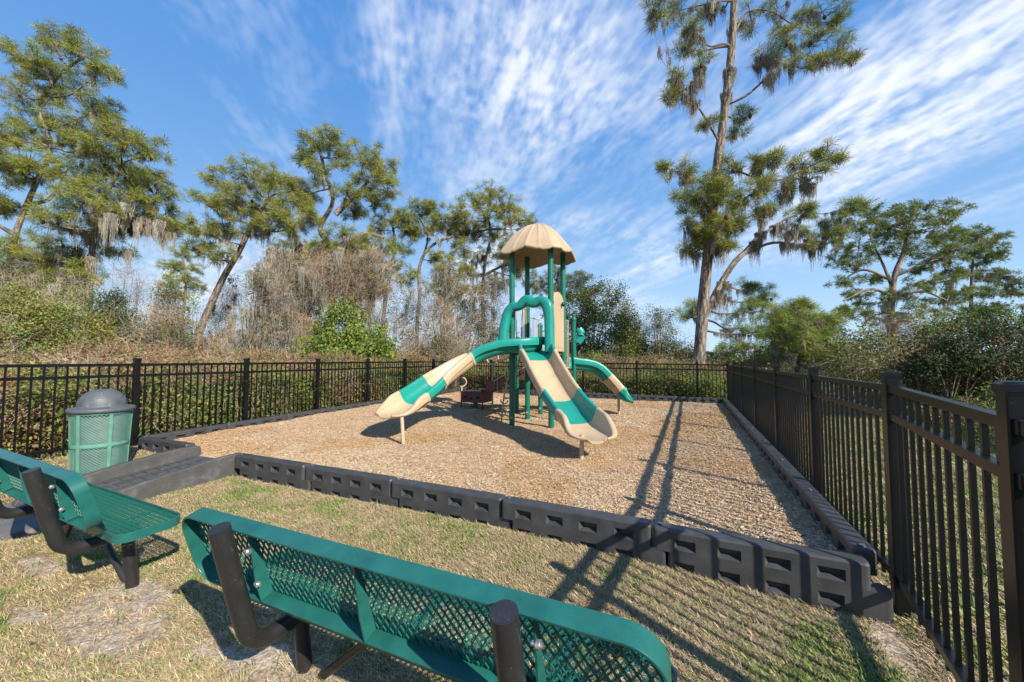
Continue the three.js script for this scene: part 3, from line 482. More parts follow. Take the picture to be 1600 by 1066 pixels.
    mesh('hand_rail', join(pipe([V(-4.72, 1.44, -9.36), V(-4.5, 1.46, -9.3), V(-4.25, 1.56, -9.22), V(-3.98, 1.66, -9.12)], 0.019, 20, 8)), M.tanPaint, g);
  }
  // the three slides: moulded trough sections in turn
  const slide = (name, pts, cuts, mats, w0, support, lip) => {
    const g = new THREE.Group(); g.name = name; t.add(g);
    for (let k = 0; k + 1 < cuts.length; k++) {
      const sec = (u) => { const e = clamp((u - 1 + lip) / lip), wide = Math.sqrt(1 - 0.82 * Math.pow(e, 5)), high = 1 - 0.82 * smooth(0, 1, e), entry = 1 + 0.18 * smooth(0.12, 0, u); const grow = k % 2 ? 1.012 : 1; return shell(w0 * wide * grow, high * entry * grow); };
      mesh('slide_section', sweep(pts, sec, Math.round(110 * (cuts[k + 1] - cuts[k])) + 10, cuts[k], cuts[k + 1]), mats[k], g);
      if (k) { const u = cuts[k]; mesh('joint_flange', sweep(pts, (q) => shell(w0 * 1.035, 1.03).map(([a, b]) => [a, b > 0.0 ? b - 0.012 : b - 0.02]), 3, u - 0.008, u + 0.008), mats[k - 1] === M.tan ? M.tan : mats[k], g); }
    }
    if (support) mesh('slide_support', join(bar(V(support[0], -0.05, support[1]), V(support[0] + support[3], support[2], support[1] + support[4]), 0.03, 14)), M.tanPaint, g);
    return g;
  };
  slide('slide', [V(-2.86, 1.655, -7.6), V(-2.8, 1.65, -7.38), V(-2.66, 1.5, -7.05), V(-2.36, 1.17, -6.68), V(-2.02, 0.84, -6.3), V(-1.63, 0.57, -5.88), V(-1.3, 0.445, -5.46), V(-1.1, 0.43, -5.12)], [0, 0.2, 0.56, 0.765, 1], [M.teal, M.tan, M.teal, M.tan], 1.05, [-1.37, -5.32, 0.46, 0.02, -0.02], 0.17);
  slide('slide', [V(-3.0, 1.665, -7.62), V(-3.1, 1.66, -7.36), V(-3.55, 1.6, -7.08), V(-3.98, 1.38, -6.83), V(-4.32, 1.05, -6.4), V(-4.48, 0.76, -5.92), V(-4.54, 0.58, -5.45), V(-4.56, 0.54, -5.02)], [0, 0.37, 0.62, 0.79, 1], [M.teal, M.tan, M.teal, M.tan], 1.14, [-4.2, -5.08, 0.55, -0.08, -0.03], 0.17);
  slide('low_slide', [V(-2.62, 1.26, -9.3), V(-2.4, 1.26, -9.42), V(-2.12, 1.16, -9.6), V(-1.78, 0.83, -9.74), V(-1.48, 0.55, -9.8), V(-1.22, 0.47, -9.82)], [0, 0.5, 0.74, 1], [M.teal, M.tan, M.teal], 0.92, [-1.58, -9.86, 0.52, 0, 0], 0.2);
  // rounded teal grip beside the low slide
  mesh('grip_panel', sweep([V(-2.4, 1.9, -9.12), V(-2.33, 2.0, -9.14), V(-2.31, 2.1, -9.14), V(-2.38, 2.22, -9.12)], () => { const o = []; for (let k = 0; k < 12; k++) o.push([Math.cos(k / 6 * Math.PI) * 0.05, Math.sin(k / 6 * Math.PI) * 0.09]); return o; }, 16), M.teal, t);
}

// ---------------------------------------------------------------- foliage pieces, shared by all plants
const UPY = V(0, 1, 0);
function triGeo(pos) { const g = new THREE.BufferGeometry(); g.setAttribute('position', new THREE.Float32BufferAttribute(pos, 3)); g.computeVertexNormals(); return g; }
function needleTuft(seed, n, len, wid, spread) { // a brush of long pine needles round the twig's end; axis +y
  const r = rngOf(seed), pos = [];
  for (let k = 0; k < n; k++) {
    const th = r() * 6.283, ph = Math.acos(mix(1, Math.cos(spread), Math.pow(r(), 0.8))), d = V(Math.sin(ph) * Math.cos(th), Math.cos(ph), Math.sin(ph) * Math.sin(th)), s = d.clone().cross(V(r() - 0.5, r() - 0.5, r() - 0.5)).normalize().multiplyScalar(wid * (0.7 + 0.6 * r()));
    const o = V(0, -0.12 * r(), 0), l = len * (0.7 + 0.4 * r()), m = o.clone().addScaledVector(d, l * 0.55), e = o.clone().addScaledVector(d, l).add(V(0, -0.1 * l * Math.sin(ph), 0));
    pos.push(o.x - s.x * 0.4, o.y - s.y * 0.4, o.z - s.z * 0.4, m.x + s.x, m.y + s.y, m.z + s.z, m.x - s.x, m.y - s.y, m.z - s.z, m.x - s.x, m.y - s.y, m.z - s.z, m.x + s.x, m.y + s.y, m.z + s.z, e.x, e.y, e.z);
  }
  return triGeo(pos);
}
function leafClump(seed, n, rad, len, wid, droop = 0.3) { // folded leaves spread through a small ball
  const r = rngOf(seed), pos = [];
  for (let k = 0; k < n; k++) {
    const c = V(r() - 0.5, r() - 0.5, r() - 0.5).normalize().multiplyScalar(rad * Math.cbrt(r())), a = V(r() - 0.5, r() * 0.9 - droop, r() - 0.5).normalize(), b = a.clone().cross(V(r() - 0.5, r() + 0.2, r() - 0.5)).normalize(), nn = a.clone().cross(b), l = len * (0.6 + 0.7 * r()), w = wid * (0.6 + 0.7 * r());
    const e = c.clone().addScaledVector(a, l), m1 = c.clone().addScaledVector(a, l * 0.45).addScaledVector(b, w).addScaledVector(nn, w * 0.35), m2 = c.clone().addScaledVector(a, l * 0.45).addScaledVector(b, -w).addScaledVector(nn, w * 0.35);
    pos.push(c.x, c.y, c.z, m1.x, m1.y, m1.z, e.x, e.y, e.z, c.x, c.y, c.z, e.x, e.y, e.z, m2.x, m2.y, m2.z);
  }
  return triGeo(pos);
}
function ribbonGeo(list, wid) { // thin ribbons, two crossing strips a piece, so that they have body from every side
  const pos = [];
  for (const pts of list) for (let i = 0; i + 1 < pts.length; i++) { const p = pts[i], q = pts[i + 1], t = q.clone().sub(p).normalize(), s = t.clone().cross(Math.abs(t.y) > 0.9 ? V(1, 0, 0) : UPY).normalize(), u = t.clone().cross(s), w0 = wid * (1 - 0.7 * i / pts.length), w1 = wid * (1 - 0.7 * (i + 1) / pts.length);
    for (const a of [s, u]) pos.push(p.x - a.x * w0, p.y - a.y * w0, p.z - a.z * w0, q.x - a.x * w1, q.y - a.y * w1, q.z - a.z * w1, q.x + a.x * w1, q.y + a.y * w1, q.z + a.z * w1, p.x - a.x * w0, p.y - a.y * w0, p.z - a.z * w0, q.x + a.x * w1, q.y + a.y * w1, q.z + a.z * w1, p.x + a.x * w0, p.y + a.y * w0, p.z + a.z * w0); }
  return triGeo(pos);
}
function mossTuft(seed, n) { // hanging moss, one metre long
  const r = rngOf(seed), list = [];
  for (let k = 0; k < n; k++) { const x = (r() - 0.5) * 0.22, z = (r() - 0.5) * 0.22, L = 0.35 + 0.65 * r() * r(), pts = []; let a = x, b = z; for (let j = 0; j <= 5; j++) { pts.push(V(a, -L * j / 5, b)); a += (r() - 0.5) * 0.07 - a * 0.16; b += (r() - 0.5) * 0.07 - b * 0.16; } list.push(pts); }
  return ribbonGeo(list, 0.009);
}
function tangle(seed, n, len, wid) { // a knot of thin bare stems
  const r = rngOf(seed), list = [];
  for (let k = 0; k < n; k++) { let p = V((r() - 0.5) * 0.7, (r() - 0.5) * 0.7, (r() - 0.5) * 0.7), d = V(r() - 0.5, r() * 0.9 - 0.25, r() - 0.5).normalize(); const pts = [p.clone()]; for (let j = 0; j < 4; j++) { p = p.clone().addScaledVector(d, len / 4 * (0.6 + 0.8 * r())); d.add(V(r() - 0.5, r() - 0.6, r() - 0.5).multiplyScalar(0.7)).normalize(); pts.push(p); } list.push(pts); }
  return ribbonGeo(list, wid);
}
const leafMat = (rough = 0.6, tr = 0) => new THREE.MeshPhysicalMaterial({ color: 0xffffff, roughness: rough, transmission: tr, thickness: 0, side: THREE.DoubleSide, specularIntensity: 0.35 });
const G = { tuft: [0, 1, 2].map((k) => needleTuft(900 + k, 34, 0.33, 0.0075, 1.75)), nearTuft: [0, 1, 2].map((k) => needleTuft(920 + k, 46, 0.34, 0.0052, 1.7)), fineTuft: [0, 1].map((k) => needleTuft(930 + k, 30, 0.26, 0.0095, 1.9)), leaf: [0, 1, 2].map((k) => leafClump(950 + k, 42, 0.3, 0.085, 0.022)), big: [0, 1, 2].map((k) => leafClump(960 + k, 30, 0.3, 0.12, 0.034, 0.5)), moss: [0, 1].map((k) => mossTuft(970 + k, 22)), knot: [0, 1, 2].map((k) => tangle(980 + k, 26, 0.9, 0.0055)) };
const needleMat = leafMat(0.6, 0.38), leafM = leafMat(0.55, 0.42), mossM = leafMat(0.95), knotM = leafMat(0.9);
const tone = (r, c, v = 0.25, hue = 0.12) => { const k = 1 + (r() - 0.5) * 2 * v, h = (r() - 0.5) * 2 * hue; return C(c[0] * k * (1 + h), c[1] * k, c[2] * k * (1 - h)); };
function spread(name, geos, mat, list, parent) { const b = geos.map(() => []); list.forEach((a, i) => b[i % geos.length].push(a)); geos.forEach((g, i) => b[i].length && instances(name, g, mat, b[i], parent)); }
function limbGeo(pts, r0, r1, seg, rad) { // tapering, slightly lumpy limb
  const cv = new THREE.CatmullRomCurve3(pts, false, 'centripetal'), fr = cv.computeFrenetFrames(seg, false), pos = [], uv = [], idx = []; let along = 0, last = cv.getPointAt(0);
  for (let i = 0; i <= seg; i++) { const t = i / seg, c = cv.getPointAt(t), rr = mix(r0, r1, t); along += c.distanceTo(last); last = c; for (let k = 0; k <= rad; k++) { const a = k / rad * 6.2832, q = rr * (1 + 0.12 * (vnoise(Math.cos(a) * 2 + 7, along * 3 + Math.sin(a) * 2, 77) - 0.5)); const n = fr.normals[i], b = fr.binormals[i]; pos.push(c.x + (n.x * Math.cos(a) + b.x * Math.sin(a)) * q, c.y + (n.y * Math.cos(a) + b.y * Math.sin(a)) * q, c.z + (n.z * Math.cos(a) + b.z * Math.sin(a)) * q); uv.push(a * r0, along); } }
  for (let i = 0; i < seg; i++) for (let k = 0; k < rad; k++) { const a = i * (rad + 1) + k; idx.push(a, a + 1, a + rad + 1, a + 1, a + rad + 2, a + rad + 1); }
  const g = new THREE.BufferGeometry(); g.setAttribute('position', new THREE.Float32BufferAttribute(pos, 3)); g.setAttribute('uv', new THREE.Float32BufferAttribute(uv, 2)); g.setIndex(idx); g.computeVertexNormals(); return g;
}
const PINE = [[0.32, 0.33, 0.06], [0.25, 0.285, 0.055], [0.37, 0.355, 0.07], [0.18, 0.22, 0.05]];
// trunks and clumps are measured as [x, y, ...] on the photograph at a distance; each clump gets a limb, twigs and needle brushes
function pine(label, seed, depth, trunks, clumps, o = {}) {
  const r = rngOf(seed), t = thing('pine_tree', label, 'tree', 'pines beyond the fence'), pal = o.palette ?? PINE, geos = o.fine ? G.fineTuft : depth < 17 ? G.nearTuft : G.tuft;
  const px = depth / FOCAL, base = at(trunks[0][0][0], trunks[0][0][1], depth); const hang = [], grow = o.grow ?? 1.3, nodes = [], twigs = [], tufts = [], moss = [], cones = [];
  t.position.set(base.x, base.y, base.z); const loc = (p) => p.clone().sub(t.position);
  trunks.forEach((tr, n) => { // [x, y, depth offset]
    const pts = tr.map((p, i) => loc(at(p[0], p[1], depth + (p[2] ?? 0)).add(V(0, i === 0 && n === 0 ? -0.4 : 0, 0)))), r0 = (o.r ?? 0.2) * 0.82 * (n ? (o.second ?? 0.6) : 1);
    mesh(n ? 'limb' : 'trunk', limbGeo(pts, r0, r0 * (o.taper ?? 0.3), 28, 12), M.bark, t);
    const cv = new THREE.CatmullRomCurve3(pts, false, 'centripetal'); for (let i = 4; i <= 20; i++) { nodes.push([cv.getPointAt(i / 20), mix(r0, r0 * 0.45, i / 20)]); if (i > 9) hang.push(cv.getPointAt(i / 20)); }
  });
  clumps.forEach((c) => { // [x, y, rx, ry, depth offset]
    const off = c[4] ?? (r() - 0.5) * 3.2, d = depth + off, k = d / FOCAL, cen = loc(at(c[0], c[1], d)), rx = c[2] * k * grow, ry = c[3] * k * grow, rz = rx * (0.8 + 0.4 * r());
    let best = nodes[0], bd = 1e9; for (const q of nodes) { const dy = cen.y - q[0].y, dd = q[0].distanceTo(cen) + (dy < -0.2 ? 1.5 : 0) + Math.max(0, -dy) * 0.5; if (dd < bd) { bd = dd; best = q; } }
    const mid = best[0].clone().lerp(cen, 0.5).add(V((r() - 0.5) * 0.5, -0.12 * bd, (r() - 0.5) * 0.5)), heart = cen.clone().add(V(0, -ry * 0.35, 0));
    for (let q = 1; q < 8; q++) hang.push(q < 4 ? best[0].clone().lerp(mid, q / 4) : mid.clone().lerp(heart, (q - 4) / 4));
    if (bd > 0.3) { mesh('limb', limbGeo([best[0], best[0].clone().lerp(mid, 0.5).add(V((r() - 0.5) * 0.2, (r() - 0.5) * 0.2, 0)), mid, heart], Math.min(best[1] * 0.5, 0.022 + 0.013 * bd), 0.012, 14, 7), M.bark, t); }
    for (let q = 0; q < 6 && bd > 0.4 && (o.moss ?? 1) > 0; q++) if (r() < 0.5 * (o.moss ?? 1)) { const p = mid.clone().lerp(heart, r()); moss.push([p.x, p.y, p.z, turnQ(0, r() * 6.28, 0), [0.4 + r() * 0.6, 0.2 + 0.8 * r() * r(), 0.4 + r() * 0.6], tone(r, [0.31, 0.29, 0.24], 0.25, 0.08)]); }
    const area = rx * ry, nb = Math.round((8 + 19 * area) * (o.dense ?? 1));
    for (let b = 0; b < nb; b++) {
      const th = r() * 6.283, u = Math.pow(r(), 0.45), e = (r() * 2 - 1), w = Math.sqrt(1 - e * e), tip = cen.clone().add(V(Math.cos(th) * w * rx * u, e * ry * u, Math.sin(th) * w * rz * u)), from = heart.clone().lerp(tip, 0.25 * r()), bow = from.clone().lerp(tip, 0.55).add(V(0, -0.06 - 0.1 * r(), 0));
      twigs.push([from, bow, tip]); hang.push(bow); const nt = 2 + Math.floor(r() * 3);
      for (let q = 0; q < nt; q++) {
        const f = q ? 0.45 + 0.5 * r() : 1, p = bow.clone().lerp(tip, f).add(V((r() - 0.5) * 0.35 * (q ? 1 : 0), (r() - 0.3) * 0.25 * (q ? 1 : 0), (r() - 0.5) * 0.35 * (q ? 1 : 0)));
        const dir = tip.clone().sub(heart).normalize().multiplyScalar(0.8).add(V((r() - 0.5) * 0.9, 0.35 + 0.6 * r(), (r() - 0.5) * 0.9)).normalize();
        if (q) twigs.push([bow.clone().lerp(tip, f * 0.6), p]);
        tufts.push([p.x, p.y, p.z, new THREE.Quaternion().setFromUnitVectors(UPY, dir), (o.size ?? 1) * (0.7 + 0.5 * r()), tone(r, pal[Math.floor(r() * pal.length)], 0.25, 0.14)]);
      }
      if (r() < 0.1 * (o.moss ?? 1)) moss.push([bow.x, bow.y, bow.z, turnQ(0, r() * 6.28, 0), [0.35 + r() * 0.5, 0.2 + 0.6 * r() * r(), 0.35 + r() * 0.5], tone(r, [0.3, 0.28, 0.23], 0.3, 0.06)]);
      if (r() < 0.09) cones.push([bow.x, bow.y, bow.z, turnQ(r(), r() * 6, r()), 0.8 + 0.5 * r(), tone(r, [0.09, 0.065, 0.045], 0.3)]);
    }
  });
  (o.beards ?? []).forEach(([x, y, n, len, wx]) => { for (let k = 0; k < n * 2.6; k++) { const w = loc(at(x + (r() - 0.5) * wx, y - 12 + (r() - 0.62) * 46, depth + (r() - 0.5) * 1.4)); let p = w, nd = 1e9; for (const h of hang) { const dd = h.distanceTo(w); if (dd < nd) { nd = dd; p = h; } } moss.push([p.x + (r() - 0.5) * 0.3, p.y - 0.02, p.z + (r() - 0.5) * 0.3, turnQ(0, r() * 6.28, 0), [0.4 + r() * 0.6, len * (0.25 + 1.0 * r() * r()), 0.5 + r() * 0.7], tone(r, o.mossTone ?? [0.33, 0.30, 0.25], 0.28, 0.07)]); } });
  stuff(mesh('twigs', ribbonGeo(twigs, 0.011), M.twig, t));
  spread('needles', geos, needleMat, tufts, t);
  if (moss.length) spread('hanging_moss', G.moss, mossM, moss, t);
  if (cones.length) instances('cones', coneG, M.cone, cones, t);
  return t;
}
const coneG = new THREE.SphereGeometry(0.055, 7, 6).scale(1, 1.5, 1); M.cone = leafMat(0.9);
// a broad-leaved or bare shrub from lobes [x, y, rx, ry, depth offset]
function shrub(name, label, category, group, seed, depth, lobes, o) {
  const r = rngOf(seed), t = thing(name, label, category, group), foot = at(o.foot ?? lobes[0][0], 562, depth), base = V(foot.x, groundY(foot.x, foot.z), foot.z); t.position.copy(base);
  const loc = (p) => p.clone().sub(base), leaves = [], knots = [], moss = [], stems = [];
  const ns = o.stems ?? 7, sr = o.stemR ?? 0.02;
  lobes.forEach((c) => {
    const d = depth + (c[4] ?? (r() - 0.5) * 1.2), k = d / FOCAL, cen = loc(at(c[0], c[1], d)), rx = c[2] * k, ry = c[3] * k, rz = Math.min(rx, 2.2) * (0.7 + 0.4 * r());
    const pick = (u) => { const th = r() * 6.283, e = r() * 2 - 1, w = Math.sqrt(1 - e * e), bump = 0.75 + 0.5 * fbm(th * 1.3 + c[0], e * 2 + c[1], 3, seed); return cen.clone().add(V(Math.cos(th) * w * rx * u * bump, e * ry * u * bump, Math.sin(th) * w * rz * u * bump)); };
    for (let q = 0; q < ns; q++) { const tip = pick(Math.cbrt(r())), b0 = V((r() - 0.5) * rx * 0.9 + cen.x * 0.75, -0.1, (r() - 0.5) * rz + cen.z * 0.75), m = b0.clone().lerp(tip, 0.5).add(V((r() - 0.5) * 0.4, 0.1, (r() - 0.5) * 0.4)); stems.push(limbGeo([b0, m, tip], sr * (0.6 + 0.8 * r()), 0.005, 7, 5)); }
    const area = rx * ry, n = Math.round(area * (o.leaves ?? 60) + 8 * (o.leaves ? 1 : 0)), nk = Math.round(area * (o.knots ?? 0));
    for (let q = 0; q < n; q++) { const p = pick(0.35 + 0.65 * Math.pow(r(), 0.5)); if (p.y < 0.05) continue; leaves.push([p.x, p.y, p.z, turnQ(r() * 6, r() * 6, r() * 6), (o.size ?? 1) * (0.7 + 0.6 * r()), tone(r, o.palette[Math.floor(r() * o.palette.length)], 0.28, 0.15)]); }
    for (let q = 0; q < nk; q++) { const p = pick(Math.cbrt(r())); knots.push([p.x, Math.max(0.1, p.y), p.z, turnQ(r() * 6, r() * 6, r() * 6), (o.knotSize ?? 0.8) * (0.7 + 0.7 * r()), tone(r, (o.knotTone ?? [[0.27, 0.2, 0.14]])[Math.floor(r() * (o.knotTone ?? [1]).length)], 0.25, 0.08)]); }
    for (let q = 0; q < Math.round(area * (o.moss ?? 0)); q++) { const p = pick(Math.cbrt(r())); moss.push([p.x, p.y + 0.3, p.z, turnQ(0, r() * 6, 0), [0.8 + 0.8 * r(), 0.5 + 1.1 * r(), 0.8 + 0.8 * r()], tone(r, [0.27, 0.25, 0.2], 0.25, 0.08)]); }
  });
  if (stems.length) stuff(mesh('stems', mergeGeometries(stems), M.bark, t));
  if (leaves.length) spread('leaves', o.big ? G.big : G.leaf, leafM, leaves, t);
  if (knots.length) spread('bare_stems', G.knot, knotM, knots, t);
  if (moss.length) spread('hanging_moss', G.moss, mossM, moss, t);
  return t;
}
const gy = (d, y = 0.05) => 562 + (CAM_H - y) * FOCAL / d; // the row on which the ground lies at a distance

// ---------------------------------------------------------------- trees
const YG = [[0.225, 0.3, 0.068], [0.165, 0.24, 0.053], [0.33, 0.33, 0.075], [0.135, 0.188, 0.045], [0.375, 0.3, 0.09]], DARK = [[0.065, 0.105, 0.03], [0.085, 0.125, 0.036], [0.05, 0.085, 0.028], [0.1, 0.13, 0.042]], OLIVE = [[0.153, 0.178, 0.06], [0.204, 0.221, 0.068], [0.111, 0.145, 0.048], [0.238, 0.204, 0.076]], BRIGHT = [[0.182, 0.252, 0.037], [0.238, 0.298, 0.05], [0.14, 0.195, 0.031], [0.279, 0.31, 0.062]], DRY = [[0.39, 0.299, 0.208], [0.312, 0.234, 0.163], [0.468, 0.377, 0.273]], GREYD = [[0.364, 0.338, 0.286], [0.286, 0.26, 0.221]], RUST = [[0.33, 0.19, 0.10], [0.26, 0.165, 0.09], [0.38, 0.26, 0.15]];
pine('bent old pine with layered crown at the picture edge above the vine mound', 11, 18, [[[8, gy(18)], [10, 470], [24, 368], [52, 295], [79, 221], [60, 172], [92, 118], [130, 90]], [[24, 368, 0], [-20, 345, -0.5], [-60, 350, -1]], [[40, 320, 0], [75, 312, 0.4], [105, 265, 0.8]]],
  [[125, 78, 38, 26], [88, 60, 22, 14], [150, 110, 26, 18], [60, 98, 34, 22], [22, 85, 20, 14], [100, 140, 44, 26], [30, 140, 34, 22], [150, 165, 30, 22], [60, 190, 36, 20], [20, 205, 34, 24], [110, 200, 40, 24], [0, 250, 30, 26], [45, 250, 36, 20], [-30, 300, 40, 30], [10, 320, 26, 18], [60, 275, 26, 16], [130, 240, 30, 20], [170, 205, 24, 18], [20, 385, 34, 20]], { r: 0.2, moss: 1.1 });
pine('full green pine with long moss beards beside the edge pine', 12, 17, [[[140, gy(17)], [138, 470], [142, 410], [150, 350], [168, 300], [190, 260]], [[146, 380, 0], [110, 350, 0.4], [85, 335, 0.8]], [[150, 350, 0], [205, 335, 0.3], [250, 345, 0.4]]],
  [[150, 225, 30, 20], [195, 215, 34, 22], [230, 235, 20, 20], [165, 260, 48, 26], [215, 270, 36, 24], [120, 280, 36, 22], [245, 300, 28, 24], [190, 310, 56, 30], [130, 320, 44, 24], [240, 335, 34, 22], [90, 345, 38, 18], [265, 355, 18, 16], [170, 355, 40, 18], [205, 350, 34, 16], [60, 405, 44, 22], [105, 390, 40, 20], [40, 440, 40, 22], [120, 425, 40, 18], [15, 415, 40, 20], [80, 445, 40, 18], [185, 390, 20, 10]],
  { r: 0.24, moss: 1.3, beards: [[150, 365, 40, 1.5, 60], [215, 372, 22, 1.2, 50], [240, 370, 8, 2.4, 20], [205, 390, 10, 2.2, 16], [90, 420, 20, 1.2, 70], [130, 430, 26, 1.4, 50]] });
pine('leaning pine with bare slanting trunk among dry vines', 13, 19, [[[300, gy(19)], [312, 520], [332, 470], [352, 428], [374, 392], [396, 345], [420, 310]]],
  [[352, 285, 30, 18], [390, 275, 34, 20], [425, 278, 30, 18], [460, 290, 32, 18], [335, 320, 30, 18], [370, 320, 36, 20], [410, 318, 38, 22], [455, 322, 30, 20], [315, 355, 24, 18], [350, 352, 30, 16], [395, 350, 34, 18], [480, 310, 20, 16], [310, 385, 18, 14], [345, 395, 22, 12], [440, 345, 30, 16], [485, 340, 18, 12]],
  { r: 0.22, taper: 0.55, moss: 1.2, beards: [[345, 395, 10, 1.0, 60], [420, 365, 24, 1.3, 90]] });
pine('tall forked pine draped with dead vines above the bright shrub', 14, 20, [[[512, gy(20)], [514, 520], [520, 460], [505, 425], [470, 385], [450, 345]], [[520, 460, 0], [532, 405, 0.3], [500, 360, 0.4], [520, 315, 0.5], [508, 270, 0.5], [500, 235, 0.5]], [[524, 335, 0.4], [548, 312, 0.6], [575, 285, 0.8]], [[528, 390, 0.2], [570, 365, 0.4], [600, 372, 0.6]]],
  [[490, 222, 26, 16], [515, 212, 22, 12], [475, 240, 16, 14], [535, 238, 30, 16], [568, 245, 30, 14], [598, 258, 20, 16], [560, 272, 34, 16], [605, 290, 20, 18], [585, 310, 26, 16], [540, 300, 26, 14], [555, 330, 22, 12], [500, 265, 22, 14], [470, 300, 22, 14], [545, 370, 36, 18], [575, 385, 30, 14], [510, 385, 26, 14], [455, 395, 30, 16], [490, 410, 30, 14], [535, 395, 40, 14]],
  { r: 0.27, taper: 0.5, second: 0.7, moss: 1.3, beards: [[470, 415, 40, 1.5, 90], [540, 405, 40, 1.4, 80], [560, 400, 16, 1.5, 60]] });
pine('slim straight pine with sparse tufts behind the slide', 15, 23, [[[597, gy(23)], [598, 510], [604, 460], [612, 415], [617, 380], [612, 345]]],
  [[612, 338, 22, 14], [595, 355, 16, 12], [635, 350, 18, 12], [600, 385, 20, 12], [632, 385, 22, 12], [580, 425, 24, 12], [625, 415, 18, 10], [640, 435, 20, 12], [588, 450, 18, 10], [570, 400, 14, 10]], { r: 0.17, taper: 0.5, moss: 0.9 });
pine('crooked pine whose trunk bends out toward the tower', 16, 23, [[[650, gy(23)], [652, 500], [656, 460], [654, 425], [664, 395], [684, 378], [712, 368]], [[660, 405, 0], [668, 370, 0.3], [655, 340, 0.5]]],
  [[655, 328, 24, 14], [675, 320, 16, 12], [635, 340, 16, 12], [700, 355, 26, 12], [725, 362, 22, 12], [690, 340, 18, 10], [668, 355, 20, 12], [640, 365, 18, 10], [680, 400, 14, 8]], { r: 0.16, taper: 0.55, second: 0.5, moss: 1.1, beards: [[690, 385, 10, 1.0, 50]] });
pine('round-topped pine standing just behind the tower roof', 17, 24, [[[760, gy(24)], [756, 520], [754, 460], [758, 410], [766, 370], [762, 330]], [[757, 430, 0], [790, 415, 0.3], [820, 420, 0.4]]],
  [[765, 305, 28, 14], [790, 318, 26, 14], [740, 318, 22, 14], [720, 335, 22, 14], [760, 335, 34, 16], [800, 340, 28, 14], [820, 350, 20, 12], [735, 360, 26, 12], [775, 365, 36, 14], [805, 375, 24, 12], [725, 385, 20, 10], [750, 400, 24, 10], [790, 400, 26, 12], [815, 420, 24, 12], [735, 425, 20, 10], [775, 440, 24, 10], [830, 440, 18, 10], [710, 350, 16, 10]], { r: 0.2, moss: 1.2, beards: [[770, 420, 16, 1.2, 60], [740, 440, 10, 1.2, 40]] });
pine('sparse dark pine showing between the tower posts', 18, 27, [[[868, gy(27)], [866, 520], [862, 470], [872, 430]]], [[872, 425, 20, 12], [890, 440, 24, 12], [905, 432, 16, 10], [915, 455, 18, 12], [880, 462, 24, 12], [850, 450, 18, 10], [860, 480, 24, 12]], { r: 0.16, moss: 0.8, palette: [[0.11, 0.15, 0.05], [0.15, 0.18, 0.055]] });
pine('very tall pine with straight bare trunk beyond the far fence corner', 21, 14.6, [[[1091, gy(14.6)], [1092, 570], [1097, 500], [1104, 420], [1112, 340], [1120, 265], [1130, 190], [1140, 110], [1146, 30], [1150, -70]], [[1143, 60, 0], [1170, 18, 0.3], [1205, 18, 0.5], [1240, 40, 0.8]], [[1133, 165, 0], [1165, 150, -0.3], [1200, 120, -0.6], [1260, 70, -0.8]], [[1124, 240, 0], [1160, 270, -0.6], [1215, 282, -1], [1270, 258, -1.3], [1300, 245, -1.5]], [[1126, 225, 0], [1085, 160, -0.3], [1060, 140, -0.4]], [[1116, 300, 0], [1080, 275, -0.4], [1040, 262, -0.6]]],
  [[1035, 22, 22, 14, -0.4], [1020, 8, 14, 12, -0.5], [1062, 10, 22, 14, 0.2], [1085, 40, 20, 14, -0.6], [1110, 8, 22, 14, 0.4], [1070, 70, 18, 12, 0.5], [1095, 95, 14, 10, -0.5], [1175, 30, 26, 14, 0.6], [1215, 10, 28, 14, 0.3], [1250, 28, 26, 14, 0.6], [1285, 12, 26, 14, 0.2], [1310, 30, 18, 14, 0.4], [1225, 55, 26, 14, -0.6], [1270, 62, 24, 13, -0.8], [1305, 75, 20, 12, -0.6], [1325, 92, 12, 9, -0.6], [1285, 95, 22, 11, -1], [1240, 98, 22, 11, -0.9], [1195, 85, 20, 12, 0.2], [1060, 120, 18, 10, -0.4], [1045, 150, 10, 9, -0.5], [1160, 182, 16, 12, 0.3], [1150, 205, 18, 10, 0.5], [1110, 185, 14, 8, -0.6],
    [1042, 262, 16, 11, -0.6], [1072, 268, 18, 12, -0.5], [1075, 300, 24, 16, -0.9], [1110, 290, 26, 16, -1.0], [1140, 262, 24, 13, -0.8], [1175, 255, 30, 12, -0.9], [1208, 243, 18, 11, -1.1], [1160, 295, 30, 16, -1.2], [1255, 250, 18, 10, -1.3], [1280, 238, 14, 9, -1.4], [1305, 248, 14, 9, -1.5], [1265, 275, 24, 12, -1.2], [1230, 290, 18, 10, -1], [1100, 325, 30, 18, -0.9], [1135, 335, 28, 16, -1], [1075, 345, 18, 14, -0.8], [1110, 365, 26, 14, -0.9], [1075, 385, 14, 12, -0.6], [1130, 300, 30, 18, -1.4], [1125, 345, 30, 18, -1.5], [1095, 300, 24, 16, -1.4], [1155, 345, 24, 14, -1.3], [1140, 380, 22, 12, -1.2], [1190, 290, 24, 12, -1.2], [1200, 320, 20, 10, -0.8]],
  { r: 0.27, taper: 0.5, second: 0.2, size: 1.0, moss: 2.2, dense: 0.62, grow: 1.3, beards: [[1065, 155, 26, 1.1, 46], [1180, 120, 34, 1.2, 60], [1095, 150, 20, 1.3, 26], [1205, 145, 8, 1.5, 26], [1250, 105, 10, 0.8, 60], [1110, 30, 10, 1.1, 30], [1070, 60, 8, 1.0, 30], [1180, 330, 34, 1.2, 70], [1085, 380, 26, 1.6, 40], [1240, 300, 10, 0.9, 60], [1055, 290, 8, 1.2, 20], [1130, 400, 16, 1.4, 40]] });
